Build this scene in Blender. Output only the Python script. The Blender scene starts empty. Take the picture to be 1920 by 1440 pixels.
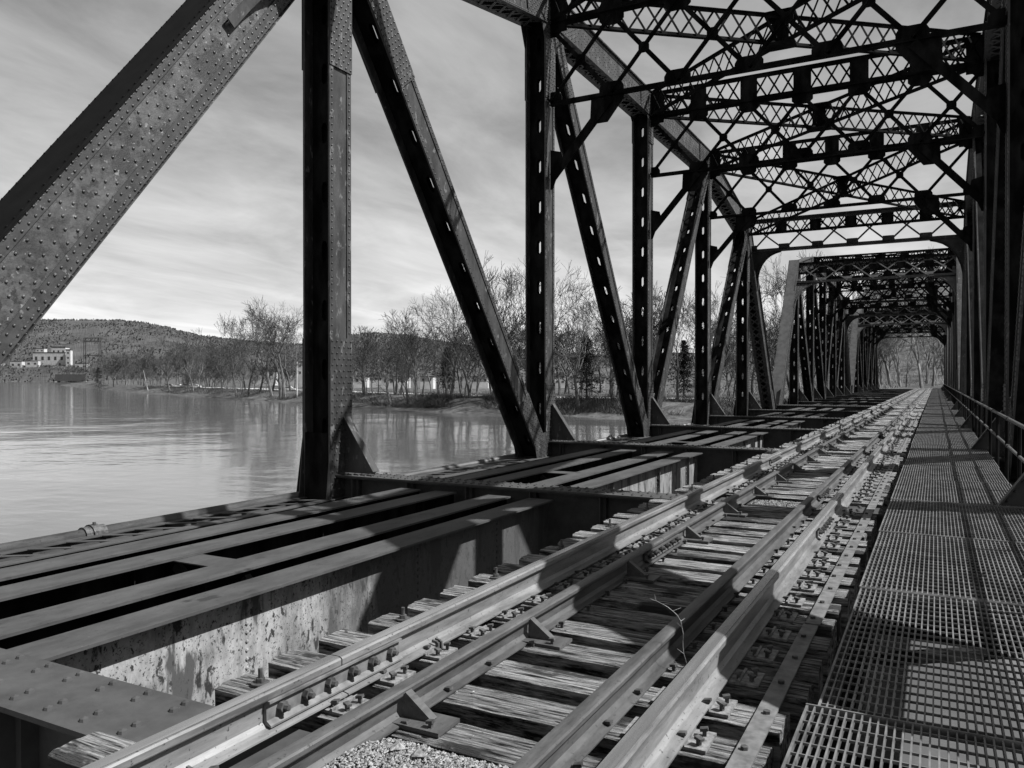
import bpy, math, random
from mathutils import Vector as V, noise
random.seed(7)
S = bpy.context.scene
COL = S.collection
R = math.radians

# ------------------------------------------------------------------ camera, sky, sun, exposure
cam_d = bpy.data.cameras.new('camera'); cam = bpy.data.objects.new('camera', cam_d); COL.objects.link(cam)
cam.location = (0, 0, 0)
cam.rotation_euler = (R(90 - 0.307), 0, R(28.03))
cam_d.sensor_width = 36; cam_d.lens = 28.0
cam_d.clip_start = 0.05; cam_d.clip_end = 20000
S.camera = cam
S.render.resolution_x = 1024; S.render.resolution_y = 768

SUN = V((.8, .21, 1.0)).normalized()
sd = bpy.data.lights.new('sun', 'SUN'); sd.energy = 5.0; sd.angle = R(.5); sd.color = (1, 1, 1)
so = bpy.data.objects.new('sun', sd); COL.objects.link(so)
so.rotation_euler = SUN.to_track_quat('Z', 'Y').to_euler()
so.location = (30, 10, 60)

w = bpy.data.worlds.new('World'); S.world = w; w.use_nodes = True
nt = w.node_tree; N = nt.nodes; Lk = nt.links
bg = N['Background']
sky = N.new('ShaderNodeTexSky'); sky.sky_type = 'NISHITA'; sky.sun_disc = False
sky.sun_elevation = math.asin(SUN.z); sky.sun_rotation = math.atan2(SUN.x, SUN.y)
sky.altitude = 100; sky.air_density = 1.0; sky.dust_density = 1.2
bw = N.new('ShaderNodeRGBToBW'); Lk.new(sky.outputs[0], bw.inputs[0])
tc = N.new('ShaderNodeTexCoord'); sp = N.new('ShaderNodeSeparateXYZ'); Lk.new(tc.outputs['Generated'], sp.inputs[0])
def wm(op, a, b=None, c=None):
    m = N.new('ShaderNodeMath'); m.operation = op
    for i, v in enumerate((a, b, c)):
        if v is None: continue
        if isinstance(v, (int, float)): m.inputs[i].default_value = v
        else: Lk.new(v, m.inputs[i])
    return m.outputs[0]
zc = wm('ADD', wm('MAXIMUM', sp.outputs[2], 0), .10)
px = wm('DIVIDE', sp.outputs[0], zc); py = wm('DIVIDE', sp.outputs[1], zc)
cb = N.new('ShaderNodeCombineXYZ'); Lk.new(px, cb.inputs[0]); Lk.new(py, cb.inputs[1])
mp = N.new('ShaderNodeMapping'); Lk.new(cb.outputs[0], mp.inputs[0])
mp.inputs['Rotation'].default_value = (0, 0, R(38)); mp.inputs['Scale'].default_value = (1.0, .62, 1)
n1 = N.new('ShaderNodeTexNoise'); Lk.new(mp.outputs[0], n1.inputs['Vector'])
n1.inputs['Scale'].default_value = 1.7; n1.inputs['Detail'].default_value = 10; n1.inputs['Roughness'].default_value = .60
n1.inputs['Distortion'].default_value = .35
rp = N.new('ShaderNodeValToRGB'); Lk.new(n1.outputs[0], rp.inputs[0])
rp.color_ramp.elements[0].position = .36; rp.color_ramp.elements[0].color = (0, 0, 0, 1)
rp.color_ramp.elements[1].position = .72; rp.color_ramp.elements[1].color = (1, 1, 1, 1)
# veil of thin cloud, thicker (brighter) towards the horizon, with streaks
hz = wm('POWER', wm('SUBTRACT', 1, wm('MINIMUM', wm('MAXIMUM', sp.outputs[2], 0), 1)), 6.5)
mp2 = N.new('ShaderNodeMapping'); Lk.new(cb.outputs[0], mp2.inputs[0]); mp2.inputs['Rotation'].default_value = (0, 0, R(52)); mp2.inputs['Scale'].default_value = (1.5, .16, 1)
n2 = N.new('ShaderNodeTexNoise'); Lk.new(mp2.outputs[0], n2.inputs['Vector']); n2.inputs['Scale'].default_value = 1.1; n2.inputs['Detail'].default_value = 9; n2.inputs['Roughness'].default_value = .6; n2.inputs['Distortion'].default_value = .5
rp2 = N.new('ShaderNodeValToRGB'); Lk.new(n2.outputs[0], rp2.inputs[0]); rp2.color_ramp.elements[0].position = .45; rp2.color_ramp.elements[1].position = .75
cl = wm('ADD', wm('ADD', wm('MULTIPLY', rp.outputs[0], 2.0), wm('MULTIPLY', rp2.outputs[0], wm('ADD', .35, wm('MULTIPLY', hz, 2.4)))), wm('ADD', .9, wm('MULTIPLY', hz, 3.6)))
tot = wm('ADD', wm('MULTIPLY', bw.outputs[0], .45), cl)
Lk.new(tot, bg.inputs['Color'])
bg.inputs['Strength'].default_value = .066

S.view_settings.view_transform = 'Standard'; S.view_settings.look = 'None'
S.view_settings.exposure = 1.0; S.view_settings.gamma = 1.0
try: S.view_settings.use_curve_mapping = False
except Exception: pass

# ------------------------------------------------------------------ helpers
def tag(o, label=None, cat=None, group=None, kind=None):
    if label: o['label'] = label
    if cat: o['category'] = cat
    if group: o['group'] = group
    if kind: o['kind'] = kind
    return o
def empty(name, loc=(0, 0, 0)):
    o = bpy.data.objects.new(name, None); COL.objects.link(o); o.location = loc; o.empty_display_size = .3
    return o
class MB:
    def __init__(s): s.v = []; s.f = []
    def add(s, vs, fs):
        n = len(s.v); s.v.extend([tuple(p) for p in vs]); s.f.extend([tuple(i + n for i in f) for f in fs])
    def box(s, x0, x1, y0, y1, z0, z1):
        s.add([(x0,y0,z0),(x1,y0,z0),(x1,y1,z0),(x0,y1,z0),(x0,y0,z1),(x1,y0,z1),(x1,y1,z1),(x0,y1,z1)],
              [(0,3,2,1),(4,5,6,7),(0,1,5,4),(1,2,6,5),(2,3,7,6),(3,0,4,7)])
    def bar(s, p0, p1, w, t, up=(0, 0, 1)):
        """box from p0 to p1; t = size along 'up' (made perpendicular), w = size across"""
        p0 = V(p0); p1 = V(p1); a = (p1 - p0).normalized(); up = V(up)
        u = up - a * up.dot(a)
        if u.length < 1e-4: u = V((1, 0, 0)) - a * a.x
        u.normalize(); c = a.cross(u); u = u * (t / 2); c = c * (w / 2)
        s.add([p0-c-u, p0+c-u, p0+c+u, p0-c+u, p1-c-u, p1+c-u, p1+c+u, p1-c+u],
              [(0,3,2,1),(4,5,6,7),(0,1,5,4),(1,2,6,5),(2,3,7,6),(3,0,4,7)])
    def tube(s, p0, p1, r0, r1=None, n=8, caps=True):
        if r1 is None: r1 = r0
        p0 = V(p0); p1 = V(p1); a = (p1 - p0)
        if a.length < 1e-6: return
        a.normalize()
        h = V((0, 0, 1)) if abs(a.z) < .9 else V((1, 0, 0))
        u = a.cross(h).normalized(); c = a.cross(u)
        vs = []
        for p, r in ((p0, r0), (p1, r1)):
            for k in range(n):
                t = 2 * math.pi * k / n
                vs.append(p + u * (r * math.cos(t)) + c * (r * math.sin(t)))
        fs = [(k, (k + 1) % n, n + (k + 1) % n, n + k) for k in range(n)]
        if caps: fs += [tuple(range(n - 1, -1, -1)), tuple(range(n, 2 * n))]
        s.add(vs, fs)
    def rivet(s, p, nrm, r=.017, n=6):
        p = V(p); nrm = V(nrm).normalized()
        h = V((0, 0, 1)) if abs(nrm.z) < .9 else V((1, 0, 0))
        u = nrm.cross(h).normalized(); c = nrm.cross(u); vs = []
        for rr, hh in ((r, -.002), (r * .78, r * .55)):
            for k in range(n):
                t = 2 * math.pi * k / n
                vs.append(p + u * (rr * math.cos(t)) + c * (rr * math.sin(t)) + nrm * hh)
        vs.append(p + nrm * (r * .85))
        s.add(vs, [(k, (k + 1) % n, n + (k + 1) % n, n + k) for k in range(n)] + [(n + k, n + (k + 1) % n, 2 * n) for k in range(n)])
    def prism(s, pts, axis_vec):
        """pts: 3-D polygon, extruded by axis_vec"""
        n = len(pts); a = V(axis_vec); P = [V(p) for p in pts]
        s.add(P + [p + a for p in P], [tuple(range(n)), tuple(range(2 * n - 1, n - 1, -1))] +
              [(k, n + k, n + (k + 1) % n, (k + 1) % n) for k in range(n)])
    def build(s, name, mat, parent=None, smooth=False, norm=True):
        me = bpy.data.meshes.new(name); me.from_pydata(s.v, [], s.f); me.update()
        if norm:
            import bmesh
            b = bmesh.new(); b.from_mesh(me); bmesh.ops.recalc_face_normals(b, faces=b.faces); b.to_mesh(me); b.free()
        if smooth:
            for p in me.polygons: p.use_smooth = True
        me.materials.append(mat)
        o = bpy.data.objects.new(name, me); COL.objects.link(o)
        if parent: o.parent = parent
        return o
def copy_tree(o, parent=None):
    c = o.copy(); COL.objects.link(c)
    if parent: c.parent = parent
    for ch in list(o.children): copy_tree(ch, c)
    return c

# ------------------------------------------------------------------ materials (all neutral greys: the picture is black and white)
def mat(name, dark, light, scale=4, stretch=(1, 1, 1), rough=.6, metal=0, bump=.2, bdist=.01, lo=.35, hi=.65,
        detail=8, spec=.3, spots=None, streak=None, obj_rand=0, nrough=.6):
    m = bpy.data.materials.new(name); m.use_nodes = True; t = m.node_tree; n = t.nodes; l = t.links
    b = n['Principled BSDF']; b.inputs['Roughness'].default_value = rough; b.inputs['Metallic'].default_value = metal
    b.inputs['Specular IOR Level'].default_value = spec
    g = n.new('ShaderNodeNewGeometry')
    mpp = n.new('ShaderNodeMapping'); l.new(g.outputs['Position'], mpp.inputs[0]); mpp.inputs['Scale'].default_value = stretch
    no = n.new('ShaderNodeTexNoise'); l.new(mpp.outputs[0], no.inputs['Vector']); no.inputs['Scale'].default_value = scale
    no.inputs['Detail'].default_value = detail; no.inputs['Roughness'].default_value = nrough
    r = n.new('ShaderNodeValToRGB'); l.new(no.outputs[0], r.inputs[0])
    r.color_ramp.elements[0].position = lo; r.color_ramp.elements[1].position = hi
    r.color_ramp.elements[0].color = (dark,) * 3 + (1,); r.color_ramp.elements[1].color = (light,) * 3 + (1,)
    out = r.outputs[0]
    def mix(fac, c2, base):
        x = n.new('ShaderNodeMix'); x.data_type = 'RGBA'; l.new(fac, x.inputs[0]); l.new(base, x.inputs[6])
        x.inputs[7].default_value = (c2,) * 3 + (1,); return x.outputs[2]
    if spots:                       # (scale, threshold, colour)
        for (sc, th, c, stv) in spots:
            mq = n.new('ShaderNodeMapping'); l.new(g.outputs['Position'], mq.inputs[0]); mq.inputs['Scale'].default_value = stv
            q = n.new('ShaderNodeTexNoise'); l.new(mq.outputs[0], q.inputs['Vector']); q.inputs['Scale'].default_value = sc
            q.inputs['Detail'].default_value = 6; q.inputs['Roughness'].default_value = .6
            rr = n.new('ShaderNodeValToRGB'); l.new(q.outputs[0], rr.inputs[0])
            rr.color_ramp.elements[0].position = th; rr.color_ramp.elements[1].position = th + .045
            out = mix(rr.outputs[0], c, out)
    if obj_rand:
        oi = n.new('ShaderNodeObjectInfo'); mm = n.new('ShaderNodeMath'); mm.operation = 'MULTIPLY_ADD'
        l.new(oi.outputs['Random'], mm.inputs[0]); mm.inputs[1].default_value = obj_rand; mm.inputs[2].default_value = 1 - obj_rand / 2
        vm = n.new('ShaderNodeVectorMath'); vm.operation = 'SCALE'; l.new(out, vm.inputs[0]); l.new(mm.outputs[0], vm.inputs['Scale'])
        out = vm.outputs[0]
    l.new(out, b.inputs['Base Color'])
    if bump:
        bm = n.new('ShaderNodeBump'); bm.inputs['Strength'].default_value = bump; bm.inputs['Distance'].default_value = bdist
        l.new(no.outputs[0], bm.inputs['Height']); l.new(bm.outputs[0], b.inputs['Normal'])
    return m
iso = (1, 1, 1)
def paint_shade(m, y0, y1, c):
    """truss shade painted into the web colour, taking over further along the girder"""
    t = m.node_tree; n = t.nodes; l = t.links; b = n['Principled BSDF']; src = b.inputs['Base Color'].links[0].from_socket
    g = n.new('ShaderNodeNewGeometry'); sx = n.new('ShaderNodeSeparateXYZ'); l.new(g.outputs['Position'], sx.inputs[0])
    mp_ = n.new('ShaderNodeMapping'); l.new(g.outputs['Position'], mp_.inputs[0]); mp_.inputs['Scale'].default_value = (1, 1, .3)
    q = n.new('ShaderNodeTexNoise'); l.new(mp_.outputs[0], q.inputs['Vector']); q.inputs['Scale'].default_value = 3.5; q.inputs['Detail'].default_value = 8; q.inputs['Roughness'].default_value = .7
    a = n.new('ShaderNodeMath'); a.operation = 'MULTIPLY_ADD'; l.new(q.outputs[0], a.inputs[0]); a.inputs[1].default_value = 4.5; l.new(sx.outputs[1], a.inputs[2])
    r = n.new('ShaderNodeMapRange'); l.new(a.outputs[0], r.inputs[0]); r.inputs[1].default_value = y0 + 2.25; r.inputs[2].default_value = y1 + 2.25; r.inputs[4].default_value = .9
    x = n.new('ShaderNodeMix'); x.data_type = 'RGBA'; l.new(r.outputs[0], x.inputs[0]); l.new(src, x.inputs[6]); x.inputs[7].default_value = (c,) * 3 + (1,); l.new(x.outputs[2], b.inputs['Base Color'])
M = {}
M['steel'] = mat('weathered_steel', .008, .042, 3.4, (1, 1, .35), .5, bump=.7, bdist=.008, spec=.5, nrough=.7, spots=[(9, .60, .09, (1, 1, .5)), (5, .64, .012, (1, 1, .3))])
M['edge'] = mat('worn_edge_angle', .010, .036, 5, iso, .5, bump=.7, bdist=.008, spec=.5, nrough=.75, spots=[(14, .63, .10, iso)])
M['steel_mott'] = mat('mottled_rusty_paint', .008, .060, 3.0, iso, .5, bump=.9, bdist=.014, lo=.40, hi=.60, nrough=.8, spec=.5, spots=[(1.3, .54, .014, iso), (7, .57, .010, iso), (11, .63, .15, iso)])
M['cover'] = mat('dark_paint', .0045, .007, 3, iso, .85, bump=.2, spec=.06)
M['steel_dk'] = mat('black_paint', .003, .016, 3, (1, 1, .4), .9, bump=.3, bdist=.004, spec=.06, lo=.42)
M['flange'] = mat('dusty_flange', .030, .060, 5, (1, .35, 1), .7, bump=.5, bdist=.004, spec=.25, nrough=.72, spots=[(3, .62, .022, (1, .5, 1)), (34, .64, .015, iso), (60, .70, .14, iso)])
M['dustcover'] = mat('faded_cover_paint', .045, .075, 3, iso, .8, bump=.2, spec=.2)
M['plate'] = mat('dusty_plate', .032, .055, 4, iso, .7, bump=.5, bdist=.004, spec=.25, nrough=.7, spots=[(60, .70, .12, iso)])
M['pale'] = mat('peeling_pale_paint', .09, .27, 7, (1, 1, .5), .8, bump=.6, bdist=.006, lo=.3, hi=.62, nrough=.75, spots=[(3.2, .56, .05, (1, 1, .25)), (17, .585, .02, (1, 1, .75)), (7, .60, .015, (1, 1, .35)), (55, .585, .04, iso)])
paint_shade(M['pale'], 4.9, 6.2, .035)  # near web colour darkened along the girder: the truss shade is painted in
M['pale2'] = mat('stained_grey_paint', .10, .20, 4, (1, 1, .4), .8, bump=.6, bdist=.006, spots=[(12, .60, .03, (1, 1, .4)), (5, .55, .05, (1, 1, .2))])
M['darkweb'] = mat('shade_painted_web', .018, .095, 4, (1, 1, .35), .8, bump=.6, bdist=.006, spots=[(10, .62, .12, (1, 1, .3))])  # streaky web colour kept dark to stand for truss shade; not assigned
M['rail'] = mat('rusty_rail', .08, .23, 9, (1, .12, 1), .42, .25, bump=.5, bdist=.003, spec=.5, nrough=.75, spots=[(45, .62, .04, iso)])
M['railhead'] = mat('worn_railhead', .25, .5, 12, (1, .04, 1), .27, .8, bump=.12, bdist=.001, spec=.5)
M['rail_g'] = mat('rusty_guard_rail', .030, .085, 10, (1, .2, 1), .5, .1, bump=.6, bdist=.003, spec=.45, nrough=.75, spots=[(50, .62, .025, iso)])
M['tieplate'] = mat('rusty_tie_plate', .07, .22, 30, iso, .6, .1, bump=.4, bdist=.003)
M['bolt'] = mat('dark_bolt', .03, .09, 30, iso, .55, .2, bump=.3, bdist=.002)
M['strap'] = mat('steel_strap', .08, .16, 14, iso, .6, .2, bump=.4, bdist=.002)
M['grate'] = mat('galvanised_grating', .09, .20, 7, iso, .45, .35, bump=.1)
M['wood'] = mat('weathered_wood', .008, .36, 9, (.4, 6.5, 3), .85, bump=1.0, bdist=.05, lo=.40, hi=.62, spec=.1, spots=[(2.2, .57, .045, (.6, 1.5, 1)), (30, .64, .012, (.3, 1, 1))], obj_rand=.5, nrough=.7)
M['gravel'] = mat('gravel', .03, .30, 45, iso, .8, bump=.3, bdist=.003, lo=.35, hi=.65)
M['concrete'] = mat('stained_concrete', .16, .30, .8, (1, 1, .4), .85, bump=.4, bdist=.02)
M['bark'] = mat('grey_bark', .035, .15, 3, (1, 1, .3), .9, bump=.4, bdist=.03, obj_rand=.5)
M['twig'] = mat('bare_twigs', .03, .075, 2, iso, .9, bump=0, obj_rand=.5)
M['needle'] = mat('evergreen_needles', .012, .035, 1.5, iso, .9, bump=0)
M['brush2'] = mat('pale_wood_tangle', .07, .26, .4, iso, .9, bump=0)
M['brush'] = mat('dry_brush', .025, .11, .5, iso, .9, bump=0)
M['ground'] = mat('riverbank_ground', .02, .10, .5, iso, .95, bump=.8, bdist=.3, nrough=.8, lo=.4, hi=.62, spots=[(.9, .58, .03, iso)])
M['hill'] = mat('wooded_hillside', .022, .075, .007, (1, 1, 2.2), .95, bump=0, lo=.36, hi=.64, nrough=.78, detail=10, spots=[(.016, .58, .028, (1, 1, 2))])
M['hilltree'] = mat('hill_trees', .035, .11, .012, iso, .95, bump=0, lo=.38, hi=.62, nrough=.8, detail=10)
M['white'] = mat('white_wall', .30, .46, .35, iso, .8, bump=.1)
M['dim'] = mat('dark_roof', .03, .06, .5, iso, .8, bump=.1)
M['paint_car'] = mat('light_car_paint', .3, .5, .5, iso, .35, bump=0, obj_rand=.8)
M['tyre'] = mat('tyre_rubber', .015, .02, 5, iso, .8, bump=0)

# water: dark body, sky mirrored on a gently rippled surface
m = bpy.data.materials.new('river_water'); m.use_nodes = True; t = m.node_tree; n = t.nodes; l = t.links
b = n['Principled BSDF']; b.inputs['Base Color'].default_value = (.085, .085, .085, 1); b.inputs['Roughness'].default_value = .06
b.inputs['IOR'].default_value = 1.45; b.inputs['Specular IOR Level'].default_value = .75
g = n.new('ShaderNodeNewGeometry')
hs = []
for sc, st, dist in ((.07, (1.0, 1.0, 1), .22), (.9, (.45, 1, 1), .022), (4.5, (.7, 1, 1), .0035)):
    mpp = n.new('ShaderNodeMapping'); l.new(g.outputs['Position'], mpp.inputs[0]); mpp.inputs['Scale'].default_value = st
    mpp.inputs['Rotation'].default_value = (0, 0, R(-25))
    no = n.new('ShaderNodeTexNoise'); l.new(mpp.outputs[0], no.inputs['Vector']); no.inputs['Scale'].default_value = sc; no.inputs['Detail'].default_value = 4
    hs.append((no, dist))
prev = None
for no, dist in hs:
    bm = n.new('ShaderNodeBump'); bm.inputs['Strength'].default_value = .8; bm.inputs['Distance'].default_value = dist
    l.new(no.outputs[0], bm.inputs['Height'])
    if prev: l.new(prev, bm.inputs['Normal'])
    prev = bm.outputs[0]
l.new(prev, b.inputs['Normal']); M['water'] = m

# ------------------------------------------------------------------ the setting: ground sheet, river, hills
WZ = -5.5
shore = [(-9000, 2000), (-4000, 1650), (-2600, 1470), (-2000, 1300), (-900, 700), (-805, 520), (-780, 498), (-560, 372), (-318, 236), (-225, 190), (-135, 145), (-105, 129),
         (-80, 117), (-48, 110), (-20, 106), (10, 108), (60, 112), (200, 100), (600, 60), (9000, -900)]
def shore_y(x):
    for (a, ya), (c, yc) in zip(shore, shore[1:]):
        if a <= x <= c: return ya + (yc - ya) * (x - a) / (c - a)
    return 0
def ss(a, b_, x):
    t_ = max(0, min(1, (x - a) / (b_ - a))); return t_ * t_ * (3 - 2 * t_)
def gz(x, y):
    d_ = (y - shore_y(x)) * .86
    nz = noise.noise(V((x * .05, y * .05, 0))) * 4 + noise.noise(V((x * .18, y * .18, 3))) * 1.6
    d_ += nz if abs(d_) < 400 else 0
    far = max(0, -x - 1000)
    z = -8.5 + 3.4 * ss(-12, 0, d_) + 1.75 * ss(0, 7, d_) + .5 * ss(7, 60, d_)
    z += noise.noise(V((x * .3, y * .3, 8))) * .22 * ss(-2, 4, d_)
    # embankment that carries the line off the bridge
    e = ss(138, 152, y) * (1 - ss(6, 22, abs(x + 3.7))) * ss(0, 3, d_)
    z = z * (1 - e) + (-1.75) * e
    z += ss(15, 260, d_) * ss(1200, 2200, -x) * 26
    rise = ss(215, 620, y + x * .1) * ss(-120, -15, x) * 75          # wooded slope behind the far end of the line
    return z + rise
def axis_pts(lo, hi, fine0, fine1, step, grow=1.14):
    a = []; x = fine0
    while x <= fine1: a.append(x); x += step
    s_ = step
    while a[-1] < hi: s_ *= grow; a.append(a[-1] + s_)
    s_ = step
    while a[0] > lo: s_ *= grow; a.insert(0, a[0] - s_)
    return a
xs = axis_pts(-9000, 9000, -200, 60, 2.0, 1.05); ys = axis_pts(-3000, 9000, 92, 210, 2.0, 1.07)
mb = MB(); nx = len(xs)
mb.v = [(x, y, gz(x, y)) for y in ys for x in xs]
mb.f = [(j*nx+i, j*nx+i+1, (j+1)*nx+i+1, (j+1)*nx+i) for j in range(len(ys)-1) for i in range(nx-1)]
tag(mb.build('ground', M['ground'], norm=False, smooth=True), kind='structure')
mb = MB(); mb.add([(-9000, -3000, WZ), (9000, -3000, WZ), (9000, 9000, WZ), (-9000, 9000, WZ)], [(0, 1, 2, 3)])
tag(mb.build('river_water', M['water'], norm=False), kind='structure')

dv = V((-math.sin(R(28.03)), math.cos(R(28.03)), 0)); rv = V((math.cos(R(28.03)), math.sin(R(28.03)), 0))
def at(u, D):
    """plan position that lies in bearing u (photo column) at distance D along the view"""
    p = dv * D + rv * ((u - 960) / 1493 * D); return p.x, p.y
def ridge(name, prof, D0, D1, amp, step_u, nrow, base):
    mb = MB(); us = []; u = prof[0][0]
    while u <= prof[-1][0]: us.append(u); u += step_u
    for r_ in range(nrow):
        f = r_ / (nrow - 1); D = D0 + (D1 - D0) * f
        for u in us:
            for (a, va), (c, vc) in zip(prof, prof[1:]):
                if a <= u <= c: vtop = va + (vc - va) * (u - a) / (c - a); break
            ztop = (712 - vtop) * D1 / 1493
            x, y = at(u, D); prof_f = math.sin(f * math.pi / 2) ** 1.15
            z = base + (ztop - base) * prof_f + noise.noise(V((x * .004, y * .004, 1))) * amp * 3 * f * (1 - f)
            z += random.random() * amp * (.4 + .6 * f)
            mb.v.append((x, y, z))
    k = len(us)
    for r_ in range(nrow - 1):
        for i in range(k - 1): mb.f.append((r_*k+i, r_*k+i+1, (r_+1)*k+i+1, (r_+1)*k+i))
    return mb.build(name, M['hill'], norm=False, smooth=True)
hill_o = tag(ridge('hills', [(-700, 600), (-300, 605), (0, 616), (60, 606), (130, 605), (220, 605), (270, 610), (320, 620), (370, 633), (430, 640), (560, 650), (620, 640), (650, 634), (700, 629),
                (760, 633), (820, 644), (900, 655), (1100, 668), (1500, 664), (1755, 655), (2300, 640)], 1900, 3100, 4.5, 1.1, 60, -6), kind='structure')

mb = MB(); hv = hill_o.data.vertices; rnd = random.Random(11)
for k in range(34000):
    p = hv[rnd.randrange(len(hv))].co; p = V((p.x + rnd.uniform(-6, 6), p.y + rnd.uniform(-6, 6), p.z - 1)); h = rnd.uniform(4, 10)
    if noise.noise(V((p.x * .006, p.y * .006, 2))) < -.28: continue
    for q in range(3):
        a = rnd.uniform(0, 3.14); w_ = rnd.uniform(1.0, 3.2); c = V((math.cos(a) * w_, math.sin(a) * w_, 0)); tip = V((rnd.uniform(-2, 2), rnd.uniform(-2, 2), h * rnd.uniform(.7, 1)))
        mb.add([p, p + c + tip * .7, p + tip, p - c + tip * .55], [(0, 1, 2, 3)])
tag(mb.build('hillside_wood', M['hilltree'], norm=False), 'bare winter wood covering the low hills across the river', 'wood', kind='stuff')
mb = MB(); X0 = [-330 + 5 * k for k in range(62)]
for x in X0:
    for o in (17, 20.5, 24): yy = shore_y(x) + o; mb.v.append((x, yy, gz(x, yy) + .12))
for k in range(len(X0) - 1):
    for j in (0, 1): mb.f.append((k*3+j, (k+1)*3+j, (k+1)*3+j+1, k*3+j+1))
M['road'] = mat('pale_gravel_road', .35, .5, 1, iso, .9, bump=.2)
tag(mb.build('road', M['road'], norm=False), kind='structure')

# ------------------------------------------------------------------ bridge geometry
XL, XR = -8.76, 1.46; TW = .52           # truss planes (centre) and member width across
L = 7.9; Y0 = 2.15; NP = 6
CH = .80                               # chord depth
Ub = [None, 7.75, 9.25, 9.25, 9.25, 7.75, None]; LB = -2.28
def node_u(i): return (Y0 + L * i, Ub[i])
def node_l(i): return (Y0 + L * i, LB)
def beam_y(i): return Y0 + L * i + (.23 if i == 0 else .08)
RIV = .017
class Mem:
    """a member lying in a truss plane; local (u along, v across in plane, x across the bridge)"""
    def __init__(s, xc, inner, p0, p1, w, t=TW, e0=0, e1=0):
        a = V((p1[0] - p0[0], p1[1] - p0[1], 0)); s.L = a.length; a.normalize(); s.a = (a.x, a.y); s.b = (a.y, -a.x)
        s.p0 = (p0[0] - a.x * e0, p0[1] - a.y * e0); s.L += e0 + e1; s.xc = xc; s.i = inner; s.w = w; s.t = t
    def pt(s, u, v, x):
        return (s.xc + x * s.i, s.p0[0] + s.a[0] * u + s.b[0] * v, s.p0[1] + s.a[1] * u + s.b[1] * v)
    def nv(s, kind):
        if kind == 'in': return (s.i, 0, 0)
        if kind == '-b': return (0, -s.b[0], -s.b[1])
        return (0, s.b[0], s.b[1])
    def box(s, mb, u0, u1, v0, v1, x0, x1):
        P = [s.pt(u, v, x) for x in (x0, x1) for v in (v0, v1) for u in (u0, u1)]
        mb.add(P, [(0,1,3,2),(4,6,7,5),(0,4,5,1),(2,3,7,6),(0,2,6,4),(1,5,7,3)])
    def perf(s, mb, v, x0, x1, u0, u1, pitch=.94, sl=.33, sw=.11, th=.012):
        n = max(1, int((u1 - u0) / pitch)); pitch = (u1 - u0) / n; xm = (x0 + x1) / 2; sw /= 2; sl /= 2
        for k in range(n):
            a, c = u0 + k * pitch, u0 + (k + 1) * pitch; m_ = (a + c) / 2
            hole = [(m_-sl, xm-sw*.45), (m_-sl, xm+sw*.45), (m_-sl+sw, xm+sw), (m_+sl-sw, xm+sw), (m_+sl, xm+sw*.45), (m_+sl, xm-sw*.45), (m_+sl-sw, xm-sw), (m_-sl+sw, xm-sw)]
            out = [(a, x0), (a, x1), (m_-sl+sw, x1), (m_+sl-sw, x1), (c, x1), (c, x0), (m_+sl-sw, x0), (m_-sl+sw, x0)]
            vs = [s.pt(u, vv, x) for vv in (v, v + th) for (u, x) in hole + out]
            fs = []
            for q in range(8):
                r_ = (q + 1) % 8
                fs += [(q, r_, 8 + r_, 8 + q), (16 + q, 24 + q, 24 + r_, 16 + r_), (q, 16 + q, 16 + r_, r_)]
            mb.add(vs, fs)
def rows(m_, mb, vs, pitch, u0, u1, x, kind='in', r=RIV, stag=False):
    for j, v in enumerate(vs):
        u = u0 + (pitch / 2 if stag and j % 2 else 0)
        while u < u1: mb.rivet(m_.pt(u, v, x), m_.nv(kind), r); u += pitch
def sides(m_, mb, dense=.11):
    t = m_.t / 2; w = m_.w / 2
    for sx in (1, -1):
        a, c = sorted((sx * t, sx * (t - .016))); m_.box(mb, 0, m_.L, -w, w, a, c)
        for sv in (1, -1):                          # angle legs proud of the web at both edges
            v0, v1 = sorted((sv * (w + .002), sv * (w - .10))); a, c = sorted((sx * (t + .018), sx * (t + .0005))); m_.box(mb, .01, m_.L - .01, v0, v1, a, c)
    rows(m_, mb, (-w + .05, w - .05), dense, .1, m_.L - .1, t + .018, r=.019)
def light_member(parent, name, xc, inner, p0, p1, w, e0, e1, mt='steel', solid=False):
    m_ = Mem(xc, inner, p0, p1, w, TW, e0, e1); mb = MB(); sides(m_, mb)
    o = mb.build(name, M[mt], parent)
    pb = MB(); t = TW / 2 - .018
    for q, v in enumerate((-.07, .058)):
        if q and solid: m_.box(pb, .3, m_.L - .3, v, v + .012, -t, t)
        else: m_.perf(pb, v, -t, t, .3, m_.L - .3)
    m_.box(pb, 0, .3, -.07, -.058, -t, t); m_.box(pb, 0, .3, .058, .07, -t, t)
    pb.build('perforated_plate', M['steel_dk'], o)
    return m_, o
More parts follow.
